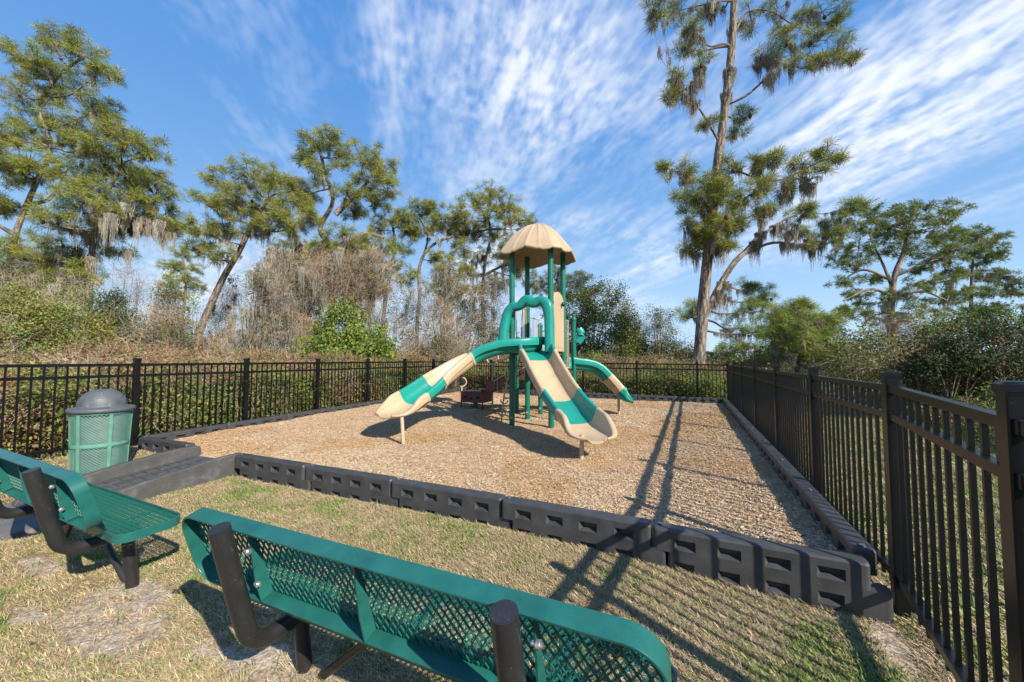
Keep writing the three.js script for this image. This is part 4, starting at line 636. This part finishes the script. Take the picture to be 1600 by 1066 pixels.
pine('broken leaning pine with long side limb beside the tall trunk', 22, 16.5, [[[1093, gy(16.5)], [1095, 550], [1100, 500], [1120, 455], [1148, 410], [1172, 386], [1190, 360], [1188, 330]], [[1168, 395, 0], [1205, 380, -0.3], [1250, 382, -0.5], [1290, 384, -0.7]], [[1180, 378, 0], [1215, 350, 0.4], [1250, 330, 0.6]]],
  [[1300, 345, 24, 14, -0.7], [1330, 330, 20, 10, -0.8], [1345, 318, 12, 8, -0.8], [1280, 372, 26, 14, -0.6], [1312, 368, 18, 11, -0.7], [1250, 335, 16, 10], [1240, 360, 18, 10], [1262, 322, 12, 8], [1170, 445, 18, 16], [1195, 460, 16, 14], [1178, 480, 26, 16], [1150, 505, 26, 16], [1195, 510, 22, 16], [1165, 540, 30, 16], [1130, 545, 24, 14], [1195, 550, 24, 16], [1140, 570, 30, 12], [1070, 490, 14, 8, 0.5], [1085, 478, 10, 7, 0.5], [1180, 572, 26, 12]],
  { r: 0.2, taper: 0.6, second: 0.4, moss: 2, grow: 1.35, dense: 0.75, palette: [[0.3, 0.34, 0.07], [0.25, 0.3, 0.06], [0.19, 0.24, 0.05]], beards: [[1120, 470, 26, 1.3, 40], [1225, 388, 34, 0.9, 70], [1270, 390, 16, 1.1, 50], [1200, 385, 20, 1.3, 40], [1150, 560, 18, 0.8, 80]] });
pine('bushy young longleaf pine with a skirt of grey moss', 23, 13.5, [[[1247, gy(13.5)], [1246, 560], [1246, 520], [1248, 480]]],
  [[1248, 480, 26, 14, 0], [1222, 495, 22, 14, 0], [1275, 495, 24, 14, 0.2], [1250, 505, 34, 16, -0.4], [1215, 520, 20, 14, -0.2], [1285, 520, 22, 14, 0], [1255, 530, 32, 14, -0.5], [1295, 545, 18, 12, 0], [1225, 545, 22, 12, -0.2], [1275, 555, 24, 12, -0.4], [1305, 500, 14, 10, 0.4], [1310, 572, 20, 10, -0.6]],
  { r: 0.14, moss: 0.5, size: 1.1, dense: 1.15, grow: 1.15, palette: [[0.33, 0.37, 0.08], [0.28, 0.33, 0.07], [0.23, 0.28, 0.06]], mossTone: [0.34, 0.30, 0.22], beards: [[1238, 535, 60, 0.9, 50], [1265, 545, 30, 0.8, 40], [1225, 550, 26, 0.8, 30]] });
pine('far pine showing left of the leaning trunk', 31, 33, [[[285, gy(33)], [284, 510], [290, 450], [286, 400]]], [[286, 395, 16, 10], [270, 415, 16, 9], [300, 418, 16, 9], [285, 435, 20, 9], [262, 445, 12, 8], [305, 450, 14, 8], [280, 460, 16, 8]], { r: 0.2, dense: 1.2 });
pine('far pine showing between the leaning pine and forked pine', 32, 34, [[[455, gy(34)], [458, 500], [452, 440], [460, 390]]], [[460, 378, 22, 11], [440, 395, 18, 10], [480, 398, 18, 10], [458, 415, 24, 10], [430, 420, 14, 8], [485, 425, 16, 8], [455, 440, 20, 9]], { r: 0.22, dense: 1.2 });
pine('far pine behind the slim straight pine', 33, 33, [[[575, gy(33)], [578, 510], [572, 450], [580, 405]]], [[580, 400, 18, 10], [562, 418, 16, 9], [598, 420, 16, 9], [578, 438, 20, 9], [556, 445, 12, 8], [600, 450, 14, 8], [576, 462, 18, 8]], { r: 0.2, dense: 1.2 });
pine('far pine low behind the crooked pine and tower', 34, 34, [[[700, gy(34)], [702, 500], [698, 450], [705, 410]]], [[705, 402, 18, 10], [688, 418, 16, 9], [722, 420, 18, 9], [702, 438, 22, 9], [680, 450, 14, 8], [728, 452, 16, 8], [705, 465, 20, 8]], { r: 0.2, dense: 1.2 });
shrub('dry_shrub', 'straw coloured brush behind the foot of the leaning trunk', 'shrub', undefined, 62, 21, [[345, 505, 24, 36], [325, 540, 30, 22], [362, 465, 18, 30], [370, 535, 30, 26]], { leaves: 16, palette: OLIVE, knots: 26, knotTone: DRY, knotSize: 0.75, moss: 6, stems: 6 });
const FINE = [[0.204, 0.255, 0.06], [0.162, 0.221, 0.06], [0.246, 0.281, 0.06]];
pine('wide flat-topped tree with layered boughs over the dark bushes', 24, 27, [[[1397, gy(27)], [1394, 540], [1392, 490], [1394, 455], [1400, 425], [1412, 395], [1420, 360]], [[1395, 450, 0], [1382, 418, 0.4], [1366, 385, 0.6]], [[1394, 462, 0], [1360, 452, -0.5], [1318, 470, -0.8]], [[1398, 440, 0], [1350, 422, 0.4], [1325, 432, 0.6]], [[1402, 430, 0], [1450, 410, 0.3], [1490, 395, 0.5]], [[1398, 465, 0], [1440, 455, -0.4], [1480, 470, -0.6]]],
  [[1400, 328, 34, 8], [1440, 324, 34, 8], [1472, 332, 26, 9], [1365, 336, 26, 9], [1420, 342, 44, 10], [1462, 350, 36, 10], [1385, 352, 36, 10], [1345, 356, 24, 9], [1490, 362, 24, 10], [1360, 374, 30, 9], [1410, 368, 36, 9], [1455, 374, 36, 9], [1495, 385, 24, 9], [1330, 388, 24, 9], [1375, 394, 28, 8], [1430, 395, 32, 8], [1475, 402, 30, 9], [1340, 412, 28, 8], [1312, 405, 16, 8], [1440, 418, 30, 8], [1490, 425, 26, 9], [1320, 438, 22, 7], [1360, 436, 24, 7], [1455, 440, 34, 9], [1425, 455, 30, 9], [1495, 455, 26, 9], [1335, 460, 22, 8], [1370, 470, 24, 9], [1465, 470, 36, 10], [1430, 485, 34, 10], [1500, 485, 28, 10], [1350, 490, 26, 9], [1320, 480, 18, 8], [1395, 500, 30, 8]],
  { r: 0.36, taper: 0.4, second: 0.4, fine: true, size: 1.25, dense: 0.85, moss: 0.7, palette: FINE, beards: [[1480, 440, 14, 1.6, 30], [1395, 500, 20, 1.5, 30]] });
pine('smaller flat-topped tree at the far side of the layered one', 25, 30, [[[1520, gy(30)], [1518, 520], [1518, 450], [1522, 400], [1530, 370]], [[1518, 440, 0], [1555, 438, 0.3], [1590, 452, 0.4]]],
  [[1530, 362, 24, 8], [1555, 372, 20, 8], [1508, 375, 22, 8], [1530, 385, 26, 8], [1560, 395, 18, 7], [1512, 400, 22, 8], [1540, 408, 20, 7], [1525, 425, 24, 8], [1560, 430, 26, 8], [1590, 440, 18, 8], [1580, 458, 18, 8], [1540, 455, 22, 8], [1512, 460, 22, 8], [1560, 480, 24, 8], [1535, 490, 24, 8]],
  { r: 0.22, second: 0.4, fine: true, size: 1.25, dense: 0.9, moss: 0.9, palette: FINE, beards: [[1575, 455, 16, 1.4, 50], [1545, 450, 8, 1.4, 30]] });

// ---------------------------------------------------------------- shrubs and thickets
shrub('vine_mound', 'yellow-green mound of vines at the picture edge above the fence', 'shrub', undefined, 41, 13.5, [[20, 510, 60, 46], [70, 500, 50, 40], [110, 515, 44, 36], [150, 530, 34, 28], [30, 470, 36, 24], [60, 545, 70, 26], [130, 548, 50, 20], [-40, 500, 50, 50]], { leaves: 130, palette: YG, knots: 8, knotTone: DRY, stems: 5 });
shrub('evergreen_shrub', 'dark green shrub between vine mound and dry thicket', 'shrub', undefined, 42, 15, [[165, 490, 34, 34], [195, 510, 30, 30], [150, 520, 28, 24], [205, 545, 30, 22]], { leaves: 120, palette: DARK, stems: 5 });
shrub('dry_shrub', 'bushy olive and straw coloured shrub left of the leaning trunk', 'shrub', undefined, 43, 14.5, [[262, 490, 30, 34], [240, 520, 34, 30], [285, 520, 30, 30], [265, 548, 54, 22]], { leaves: 40, palette: OLIVE, knots: 48, knotTone: DRY, knotSize: 0.62, stems: 9 });
shrub('bare_sapling', 'leafless grey sapling with fine twigs against the sky', 'sapling', 'bare saplings in the thicket', 44, 16.5, [[205, 440, 34, 34], [225, 475, 30, 26], [180, 465, 24, 26]], { leaves: 0, knots: 16, knotTone: GREYD, knotSize: 0.7, stems: 12, stemR: 0.016, palette: OLIVE });
shrub('bare_sapling', 'leafless sapling with a few green leaves left of the leaning trunk', 'sapling', 'bare saplings in the thicket', 45, 15.5, [[275, 448, 18, 20], [300, 480, 16, 30]], { leaves: 8, knots: 10, knotTone: GREYD, knotSize: 0.6, stems: 7, stemR: 0.014, palette: BRIGHT });
shrub('vine_thicket', 'tall tan thicket of dead vines and grey moss under the leaning pine', 'thicket', undefined, 46, 15.5, [[398, 500, 26, 44], [432, 490, 36, 60], [390, 546, 50, 20], [445, 425, 36, 34], [412, 440, 24, 30], [318, 550, 24, 16]], { leaves: 7, palette: OLIVE, knots: 34, knotTone: [...DRY, ...GREYD], knotSize: 0.66, moss: 20, stems: 10, stemR: 0.025 });
shrub('vine_thicket', 'brown curtain of dead vines hanging below the forked pine', 'thicket', undefined, 47, 17.5, [[470, 470, 36, 60], [510, 440, 44, 50], [480, 530, 50, 34], [540, 430, 34, 34], [560, 470, 26, 40], [590, 440, 26, 36], [575, 415, 34, 20]], { leaves: 8, palette: OLIVE, knots: 46, knotTone: [...DRY, [0.36, 0.24, 0.16]], knotSize: 0.68, moss: 18, stems: 10, stemR: 0.025 });
shrub('leafy_shrub', 'bright green leafy shrub above the fence left of the slide', 'shrub', undefined, 48, 14, [[530, 520, 40, 28], [500, 545, 34, 22], [565, 530, 36, 24], [540, 490, 26, 18], [595, 548, 28, 16], [545, 555, 60, 18], [485, 560, 26, 14]], { leaves: 90, size: 1.0, big: true, palette: BRIGHT, stems: 6 });
shrub('vine_thicket', 'low brown thicket behind the upper end of the slide', 'thicket', undefined, 49, 17, [[660, 530, 36, 26], [640, 552, 44, 18], [690, 510, 26, 30], [700, 545, 34, 22]], { leaves: 12, palette: OLIVE, knots: 30, knotTone: DRY, knotSize: 0.7, stems: 6 });
shrub('moss_oak', 'olive spreading oak hung with moss behind the hand rings', 'tree', undefined, 50, 21, [[700, 450, 26, 24], [735, 465, 30, 24], [770, 455, 28, 26], [720, 500, 36, 28], [765, 505, 34, 26], [790, 535, 28, 22], [740, 540, 44, 20], [690, 480, 20, 20], [690, 425, 20, 14]], { leaves: 34, palette: [[0.15, 0.165, 0.06], [0.2, 0.2, 0.07], [0.26, 0.21, 0.09], [0.11, 0.13, 0.05]], knots: 12, knotTone: [...GREYD, ...DRY], knotSize: 0.8, moss: 6, stems: 6, stemR: 0.06 });
shrub('round_tree', 'dense olive green tree behind the tower and low slide', 'tree', undefined, 51, 18.5, [[905, 480, 30, 34], [940, 470, 36, 34], [895, 525, 34, 34], [940, 520, 42, 36], [975, 520, 26, 36], [925, 555, 70, 20], [990, 545, 22, 24]], { leaves: 110, palette: [[0.15, 0.19, 0.045], [0.2, 0.22, 0.05], [0.1, 0.14, 0.035], [0.24, 0.24, 0.06]], stems: 5, stemR: 0.05 });
shrub('thin_tree', 'thin airy tree right of the round olive tree', 'tree', 'airy small trees at the far fence', 52, 24, [[978, 480, 12, 14], [985, 500, 18, 18], [970, 515, 16, 18], [995, 520, 16, 18], [985, 545, 26, 18]], { leaves: 36, palette: OLIVE, knots: 8, knotTone: GREYD, stems: 5, stemR: 0.03 });
shrub('thin_tree', 'thin airy tree with forked top left of the tall pine trunk', 'tree', 'airy small trees at the far fence', 53, 24, [[1022, 490, 12, 14], [1035, 500, 16, 16], [1018, 518, 16, 16], [1042, 520, 14, 16], [1030, 545, 26, 18]], { leaves: 36, palette: OLIVE, knots: 8, knotTone: GREYD, stems: 5, stemR: 0.03 });
shrub('scrub_bush', 'mixed low scrub with yellowing leaves left of the tall trunk', 'shrub', undefined, 54, 20, [[1010, 552, 30, 18], [1045, 545, 26, 18], [1075, 552, 26, 18], [1040, 562, 60, 14]], { leaves: 70, palette: [...OLIVE, [0.22, 0.18, 0.05]], knots: 10, knotTone: DRY, stems: 4 });
shrub('shade_bush', 'very dark bush between the leaning pine and mossy young pine', 'shrub', undefined, 55, 15.5, [[1200, 560, 22, 22], [1185, 575, 20, 14], [1300, 540, 22, 26]], { leaves: 62, palette: DARK, stems: 4 });
shrub('scrub_bush', 'grey-green and straw scrub right of the mossy young pine', 'shrub', undefined, 56, 11.5, [[1335, 560, 36, 30], [1380, 560, 40, 30], [1350, 535, 30, 24], [1420, 560, 30, 30], [1390, 585, 50, 22], [1320, 590, 34, 20]], { leaves: 70, palette: [...YG, ...OLIVE, [0.2, 0.19, 0.09]], knots: 16, knotTone: DRY, knotSize: 0.6, stems: 6 });
shrub('vine_thicket', 'straw coloured dead vines at the foot of the flat-topped tree', 'thicket', undefined, 57, 16, [[1395, 520, 24, 20], [1425, 515, 30, 24], [1450, 530, 26, 22]], { leaves: 8, palette: OLIVE, knots: 30, knotTone: DRY, knotSize: 0.7, stems: 6 });
shrub('leafy_shrub', 'leafy green bushes above the dark ones under the smaller flat-topped tree', 'shrub', undefined, 58, 13, [[1480, 505, 30, 18], [1515, 508, 30, 18], [1550, 500, 30, 20], [1590, 500, 30, 24], [1460, 525, 26, 16]], { leaves: 80, palette: [...YG, ...DARK], stems: 5 });
shrub('dark_bush', 'big dark glossy bush behind the shaded fence at the picture edge', 'shrub', undefined, 59, 9, [[1470, 560, 44, 34], [1530, 545, 50, 40], [1590, 540, 50, 46], [1500, 590, 60, 34], [1570, 590, 60, 40], [1440, 590, 34, 26], [1640, 560, 60, 60]], { leaves: 190, size: 0.8, palette: [...DARK, [0.05, 0.07, 0.02], [0.09, 0.06, 0.04], [0.16, 0.07, 0.04]], knots: 4, knotTone: [[0.2, 0.15, 0.1]], knotSize: 0.36, stems: 6 });

shrub('tall_vines', 'vine-hung pale green growth below the edge pines', 'thicket', undefined, 60, 16, [[20, 450, 40, 24], [70, 460, 40, 22], [115, 465, 36, 22], [-30, 450, 40, 40]], { leaves: 46, palette: [...YG, ...OLIVE], knots: 20, knotTone: [...GREYD, ...DRY], knotSize: 0.7, moss: 7, stems: 6 });
shrub('grey_thicket', 'grey twiggy growth between the slim pine and crooked pine', 'thicket', undefined, 61, 20, [[610, 500, 26, 40], [585, 520, 24, 30], [635, 490, 24, 40], [660, 470, 20, 40]], { leaves: 5, palette: OLIVE, knots: 14, knotTone: GREYD, knotSize: 0.8, stems: 8, stemR: 0.02, moss: 2 });
// ---------------------------------------------------------------- undergrowth that reads as one mass
{
  const r = rngOf(77), green = [], rusty = [], knots = [], far = [];
  const add = (x, z, top, rust, d) => { const y = groundY(x, z), q = r(), h = y + 0.1 + q * top; const c = r(); if (c < (d < 1.2 ? 0.08 : 0.1)) knots.push([x, h, z, turnQ(r() * 6, r() * 6, r() * 6), 0.28 + 0.3 * r(), tone(r, DRY[Math.floor(r() * 3)], 0.25)]); else if (r() < rust) rusty.push([x, h, z, turnQ(r() * 6, r() * 6, r() * 6), 0.5 + 0.5 * r(), tone(r, RUST[Math.floor(r() * 3)], 0.3)]); else green.push([x, h, z, turnQ(r() * 6, r() * 6, r() * 6), 0.5 + 0.5 * r(), tone(r, YG[Math.floor(r() * 4)], 0.3)]); };
  // vines creep low at the fence; dead stalks stand taller a step behind it
  for (let k = 0; k < 15000; k++) { const z = 1 - 15.5 * r(), d = 0.3 + 5 * Math.pow(r(), 1.6), x = leftX(z) - d, n = fbm(x * 0.7, z * 0.7, 3, 91); add(x, z, (0.45 + 0.95 * n) * smooth(-0.3, 1.6, d) + 0.3, clamp(0.1 + 0.6 * smooth(0.6, 1.8, d) * smooth(0.34, 0.62, fbm(x * 0.5, z * 0.5, 3, 97)) + 0.5 * smooth(0.45, 0.65, fbm(x * 1.6, z * 1.6, 2, 98))), d); }
  for (let k = 0; k < 8000; k++) { const x = -10 + 13 * r(), d = 0.4 + 5 * Math.pow(r(), 1.4), z = -13.98 - d, n = fbm(x * 0.8, z * 0.8, 3, 93); add(x, z, (0.4 + 1.0 * n) * smooth(-0.2, 1.8, d) + 0.3, clamp(0.05 + 0.6 * smooth(0.6, 2, d) * smooth(0.4, 0.65, fbm(x * 0.5, z * 0.5, 3, 99)) + 0.3 * smooth(0.5, 0.7, fbm(x * 1.6, z * 1.6, 2, 98))), d); }
  for (let k = 0; k < 3800; k++) { const z = -16 + 14 * r(), d = 3.5 + 5 * Math.pow(r(), 0.8), x = 1.12 + d, n = fbm(x * 0.8, z * 0.8, 3, 95); add(x, z, (0.3 + 0.9 * n) * smooth(3.2, 5, d) + 0.1, 0.15, d); }
  const u = thing('undergrowth', 'waist-high tangle of green vines and rusty dead stalks behind the fences', 'undergrowth'); u.userData.kind = 'stuff';
  spread('leaves', G.leaf, leafM, green, u); spread('dead_leaves', G.leaf, leafM, rusty, u); spread('bare_stems', G.knot, knotM, knots, u);
  for (let k = 0; k < 5200; k++) { const a = (-100 + 175 * r()) * Math.PI / 180, d = 38 + 26 * r(), x = Math.sin(a) * d, z = -Math.cos(a) * d, h = 3.4 * fbm(a * 9, 3, 4, 66); far.push([x, groundY(x, z) + r() * h, z, turnQ(r() * 6, r() * 6, r() * 6), 2.2 + 1.6 * r(), tone(r, [...OLIVE, ...DRY][Math.floor(r() * 7)], 0.25)]); }
  const w = thing('distant_scrub', 'low line of far scrub seen between the tree trunks', 'scrub'); w.userData.kind = 'stuff'; spread('leaves', G.leaf, leafM, far, w);
}

// ---------------------------------------------------------------- loose wood chips
{
  const r = rngOf(301), chips = [], pal = [[0.52, 0.375, 0.23], [0.43, 0.295, 0.175], [0.6, 0.475, 0.325], [0.31, 0.2, 0.12], [0.5, 0.42, 0.32], [0.55, 0.41, 0.255], [0.48, 0.35, 0.22]];
  const chipGeo = [0, 1, 2].map((k) => { const g = new THREE.BoxGeometry(0.042, 0.0045, 0.011, 2, 1, 1), p = g.attributes.position, q = rngOf(500 + k); for (let i = 0; i < p.count; i++) { const x = p.getX(i), e = Math.abs(x) > 0.02 ? 0.55 : 1; p.setXYZ(i, x * (1 + 0.2 * (hash(i % 7, k) - 0.5)), p.getY(i) + 0.004 * Math.sin(x * 60 + k), p.getZ(i) * e * (0.8 + 0.4 * hash(Math.round(x * 100), k, 5))); } g.computeVertexNormals(); return g; });
  for (let k = 0; k < 330000; k++) {
    // more of them where they can be told apart, near the grass side
    const z = -3.16 - 10.4 * Math.pow(r(), 1.75), lo = leftX(z) + 0.26, x = lo + (0.94 - lo) * r(); if (!inPlay(x, z)) continue;
    const patch = fbm(x * 1.3, z * 1.3, 3, 611) - 0.8 * Math.exp(-(((x + 0.6) / 0.5) ** 2 + ((z + 5.3) / 0.3) ** 2)) - 0.6 * Math.exp(-(((x + 6.0) / 0.7) ** 2 + ((z + 4.5) / 0.35) ** 2)); if (r() > 0.45 + 0.9 * patch) continue;
    const s = 0.42 + 0.75 * r() * r() * r() + (z < -8 ? 0.3 : 0), c = pal[Math.floor(Math.pow(r(), 0.95) * pal.length)], p2 = fbm(x * 0.7 + 5, z * 0.7, 3, 617);
    chips.push([x, mulchY(x, z) + 0.004 + 0.012 * r() * s, z, turnQ((r() - 0.5) * 0.7, r() * 6.28, (r() - 0.5) * 0.7), [s, s, s * (0.6 + 0.9 * r())], tone(r, p2 > 0.56 ? [c[0] * 0.92, c[1] * 0.84, c[2] * 0.72] : c, 0.2, 0.06)]);
  }
  const o = thing('loose_wood_chips', 'tan wood chips strewn over the whole play area', 'wood chips'); o.userData.kind = 'stuff';
  spread('chips', chipGeo, leafMat(0.9), chips, o);
}
// ---------------------------------------------------------------- turf
{
  const tuft = (seed, n, len, wid, flatness) => { const r = rngOf(seed), pos = []; for (let k = 0; k < n; k++) { const a = r() * 6.28, lean = flatness * (0.5 + 0.7 * r()), l = len * (0.5 + 0.8 * r()), d = V(Math.cos(a) * Math.sin(lean), Math.cos(lean), Math.sin(a) * Math.sin(lean)), s = V(-Math.sin(a + r()), 0, Math.cos(a + r())).multiplyScalar(wid), o = V((r() - 0.5) * 0.07, 0, (r() - 0.5) * 0.07), m = o.clone().addScaledVector(d, l * 0.55).add(V(0, 0.07 * l, 0)), e = o.clone().addScaledVector(d, l); pos.push(o.x - s.x, o.y, o.z - s.z, m.x - s.x, m.y, m.z - s.z, m.x + s.x, m.y, m.z + s.z, o.x - s.x, o.y, o.z - s.z, m.x + s.x, m.y, m.z + s.z, o.x + s.x, o.y, o.z + s.z, m.x - s.x, m.y, m.z - s.z, e.x, e.y, e.z, m.x + s.x, m.y, m.z + s.z); } return triGeo(pos); };
  const dryG = [0, 1].map((k) => tuft(700 + k, 17, 0.05, 0.0014, 1.3)), greenG = [0, 1].map((k) => tuft(710 + k, 12, 0.042, 0.0024, 1.05));
  const r = rngOf(303), dry = [], green = [];
  const dryPal = [[0.47, 0.35, 0.19], [0.40, 0.28, 0.155], [0.54, 0.42, 0.25], [0.33, 0.24, 0.15], [0.36, 0.33, 0.2]], greenPal = [[0.15, 0.22, 0.04], [0.2, 0.26, 0.06], [0.11, 0.17, 0.035], [0.24, 0.27, 0.085]];
  const put = (x, z, k) => {
    const [g, b] = turf(x, z); if (r() < b * 0.95) return; const y = groundY(x, z) - 0.003, q = turnQ((r() - 0.5) * 0.4, r() * 6.28, (r() - 0.5) * 0.4), s = (0.55 + 0.55 * r()) * k;
    if (r() < 0.07 + g * 0.62) green.push([x, y, z, q, [s, s * (0.6 + 0.5 * r()), s], tone(r, greenPal[Math.floor(r() * 4)], 0.25, 0.12)]); else dry.push([x, y, z, q, [s * 1.05, s * (0.5 + 0.45 * r()), s * 1.05], tone(r, dryPal[Math.floor(r() * 5)], 0.25, 0.06)]);
  };
  for (let k = 0; k < 200000; k++) { const z = -3.03 + 3.0 * Math.pow(r(), 0.9), x = -6.4 + 7.55 * r(); if (x < -5.2 && z > -3.15 && x > -6.4) { if (x > -6.33) continue; } put(x, z, 1); }
  for (let k = 0; k < 14000; k++) put(-9.5 + 3.2 * r(), -3.0 + 3.4 * r(), 1.5);
  for (let k = 0; k < 46000; k++) { const x = 1.05 + 7 * Math.pow(r(), 1.4), z = -14 + 13.5 * r(); put(x, z, 1.9); }
  // broad-leaved weeds in the green patches, and a few dead leaves
  const weeds = [], litter = [];
  for (let k = 0; k < 9000; k++) { const z = -3.0 + 2.6 * r(), x = -5.1 + 6.1 * r(), [g, b] = turf(x, z); if (r() < g * g * 0.55 && b < 0.5) weeds.push([x, groundY(x, z) + 0.012, z, turnQ(0, r() * 6.28, 0), [0.1 + 0.08 * r(), 0.05, 0.1 + 0.08 * r()], tone(r, [[0.17, 0.26, 0.05], [0.13, 0.21, 0.04], [0.24, 0.31, 0.07]][k % 3], 0.25, 0.12)]); }
  for (let k = 0; k < 420; k++) { const m = k % 2, z = m ? -3.2 - 6 * r() * r() : -3.0 + 2.6 * r(), x = m ? -7 + 7.8 * r() : -5.1 + 6.1 * r(); litter.push([x, (m ? mulchY(x, z) + 0.014 : groundY(x, z) + 0.016), z, turnQ((r() - 0.5) * 0.8, r() * 6.28, (r() - 0.5) * 0.8), 0.3 + 0.5 * r(), tone(r, [[0.2, 0.12, 0.07], [0.3, 0.2, 0.12], [0.14, 0.1, 0.07]][k % 3], 0.25)]); }
  const deadLeaf = triGeo([0, 0, 0, 0.022, 0.006, 0.012, 0.05, 0.002, 0, 0, 0, 0, 0.05, 0.002, 0, 0.022, 0.008, -0.012]);
  const lf = thing('leaf_litter', 'small dead brown leaves scattered on mulch and lawn', 'dead leaves'); lf.userData.kind = 'stuff'; instances('dead_leaves', deadLeaf, leafM, litter, lf);
  const o = thing('grass', 'short patchy lawn of straw coloured and green grass', 'grass'); o.userData.kind = 'stuff';
  spread('dry_blades', dryG, leafMat(0.8), dry, o); spread('green_blades', greenG, leafMat(0.6), green, o); spread('weeds', G.leaf, leafM, weeds, o);
}
// ---------------------------------------------------------------- small things lying on the ground
{
  const a = thing('broken_stake', 'dark bent strip of plastic lying on the sandy grass', 'litter', undefined, [-3.43, 0, -0.72], 0.55); a.position.y = groundY(-3.43, -0.72) + 0.014;
  mesh('strip', join(pipe([V(-0.11, 0, 0), V(-0.04, 0.012, 0.006), V(0.03, 0.01, -0.004), V(0.1, 0.002, 0.004)], 0.011, 16, 8)), M.black, a); mesh('strip_end', join(boxAt(0.028, 0.016, 0.022, 0.108, 0.004, 0.004, 0.2)), M.blackPipe, a);
  const b = thing('plastic_scrap', 'small black plastic scrap on the grass between the benches', 'litter', undefined, [-3.02, 0, -1.47], 0.3); b.position.y = groundY(-3.02, -1.47) + 0.012;
  mesh('scrap', join(rboxAt(0.06, 0.018, 0.03, 0.006, 0, 0, 0, 0, 0.2), rboxAt(0.03, 0.02, 0.026, 0.006, 0.03, 0.006, 0.01, 0.6)), M.blackPipe, b);
}
renderer.render(scene, camera);
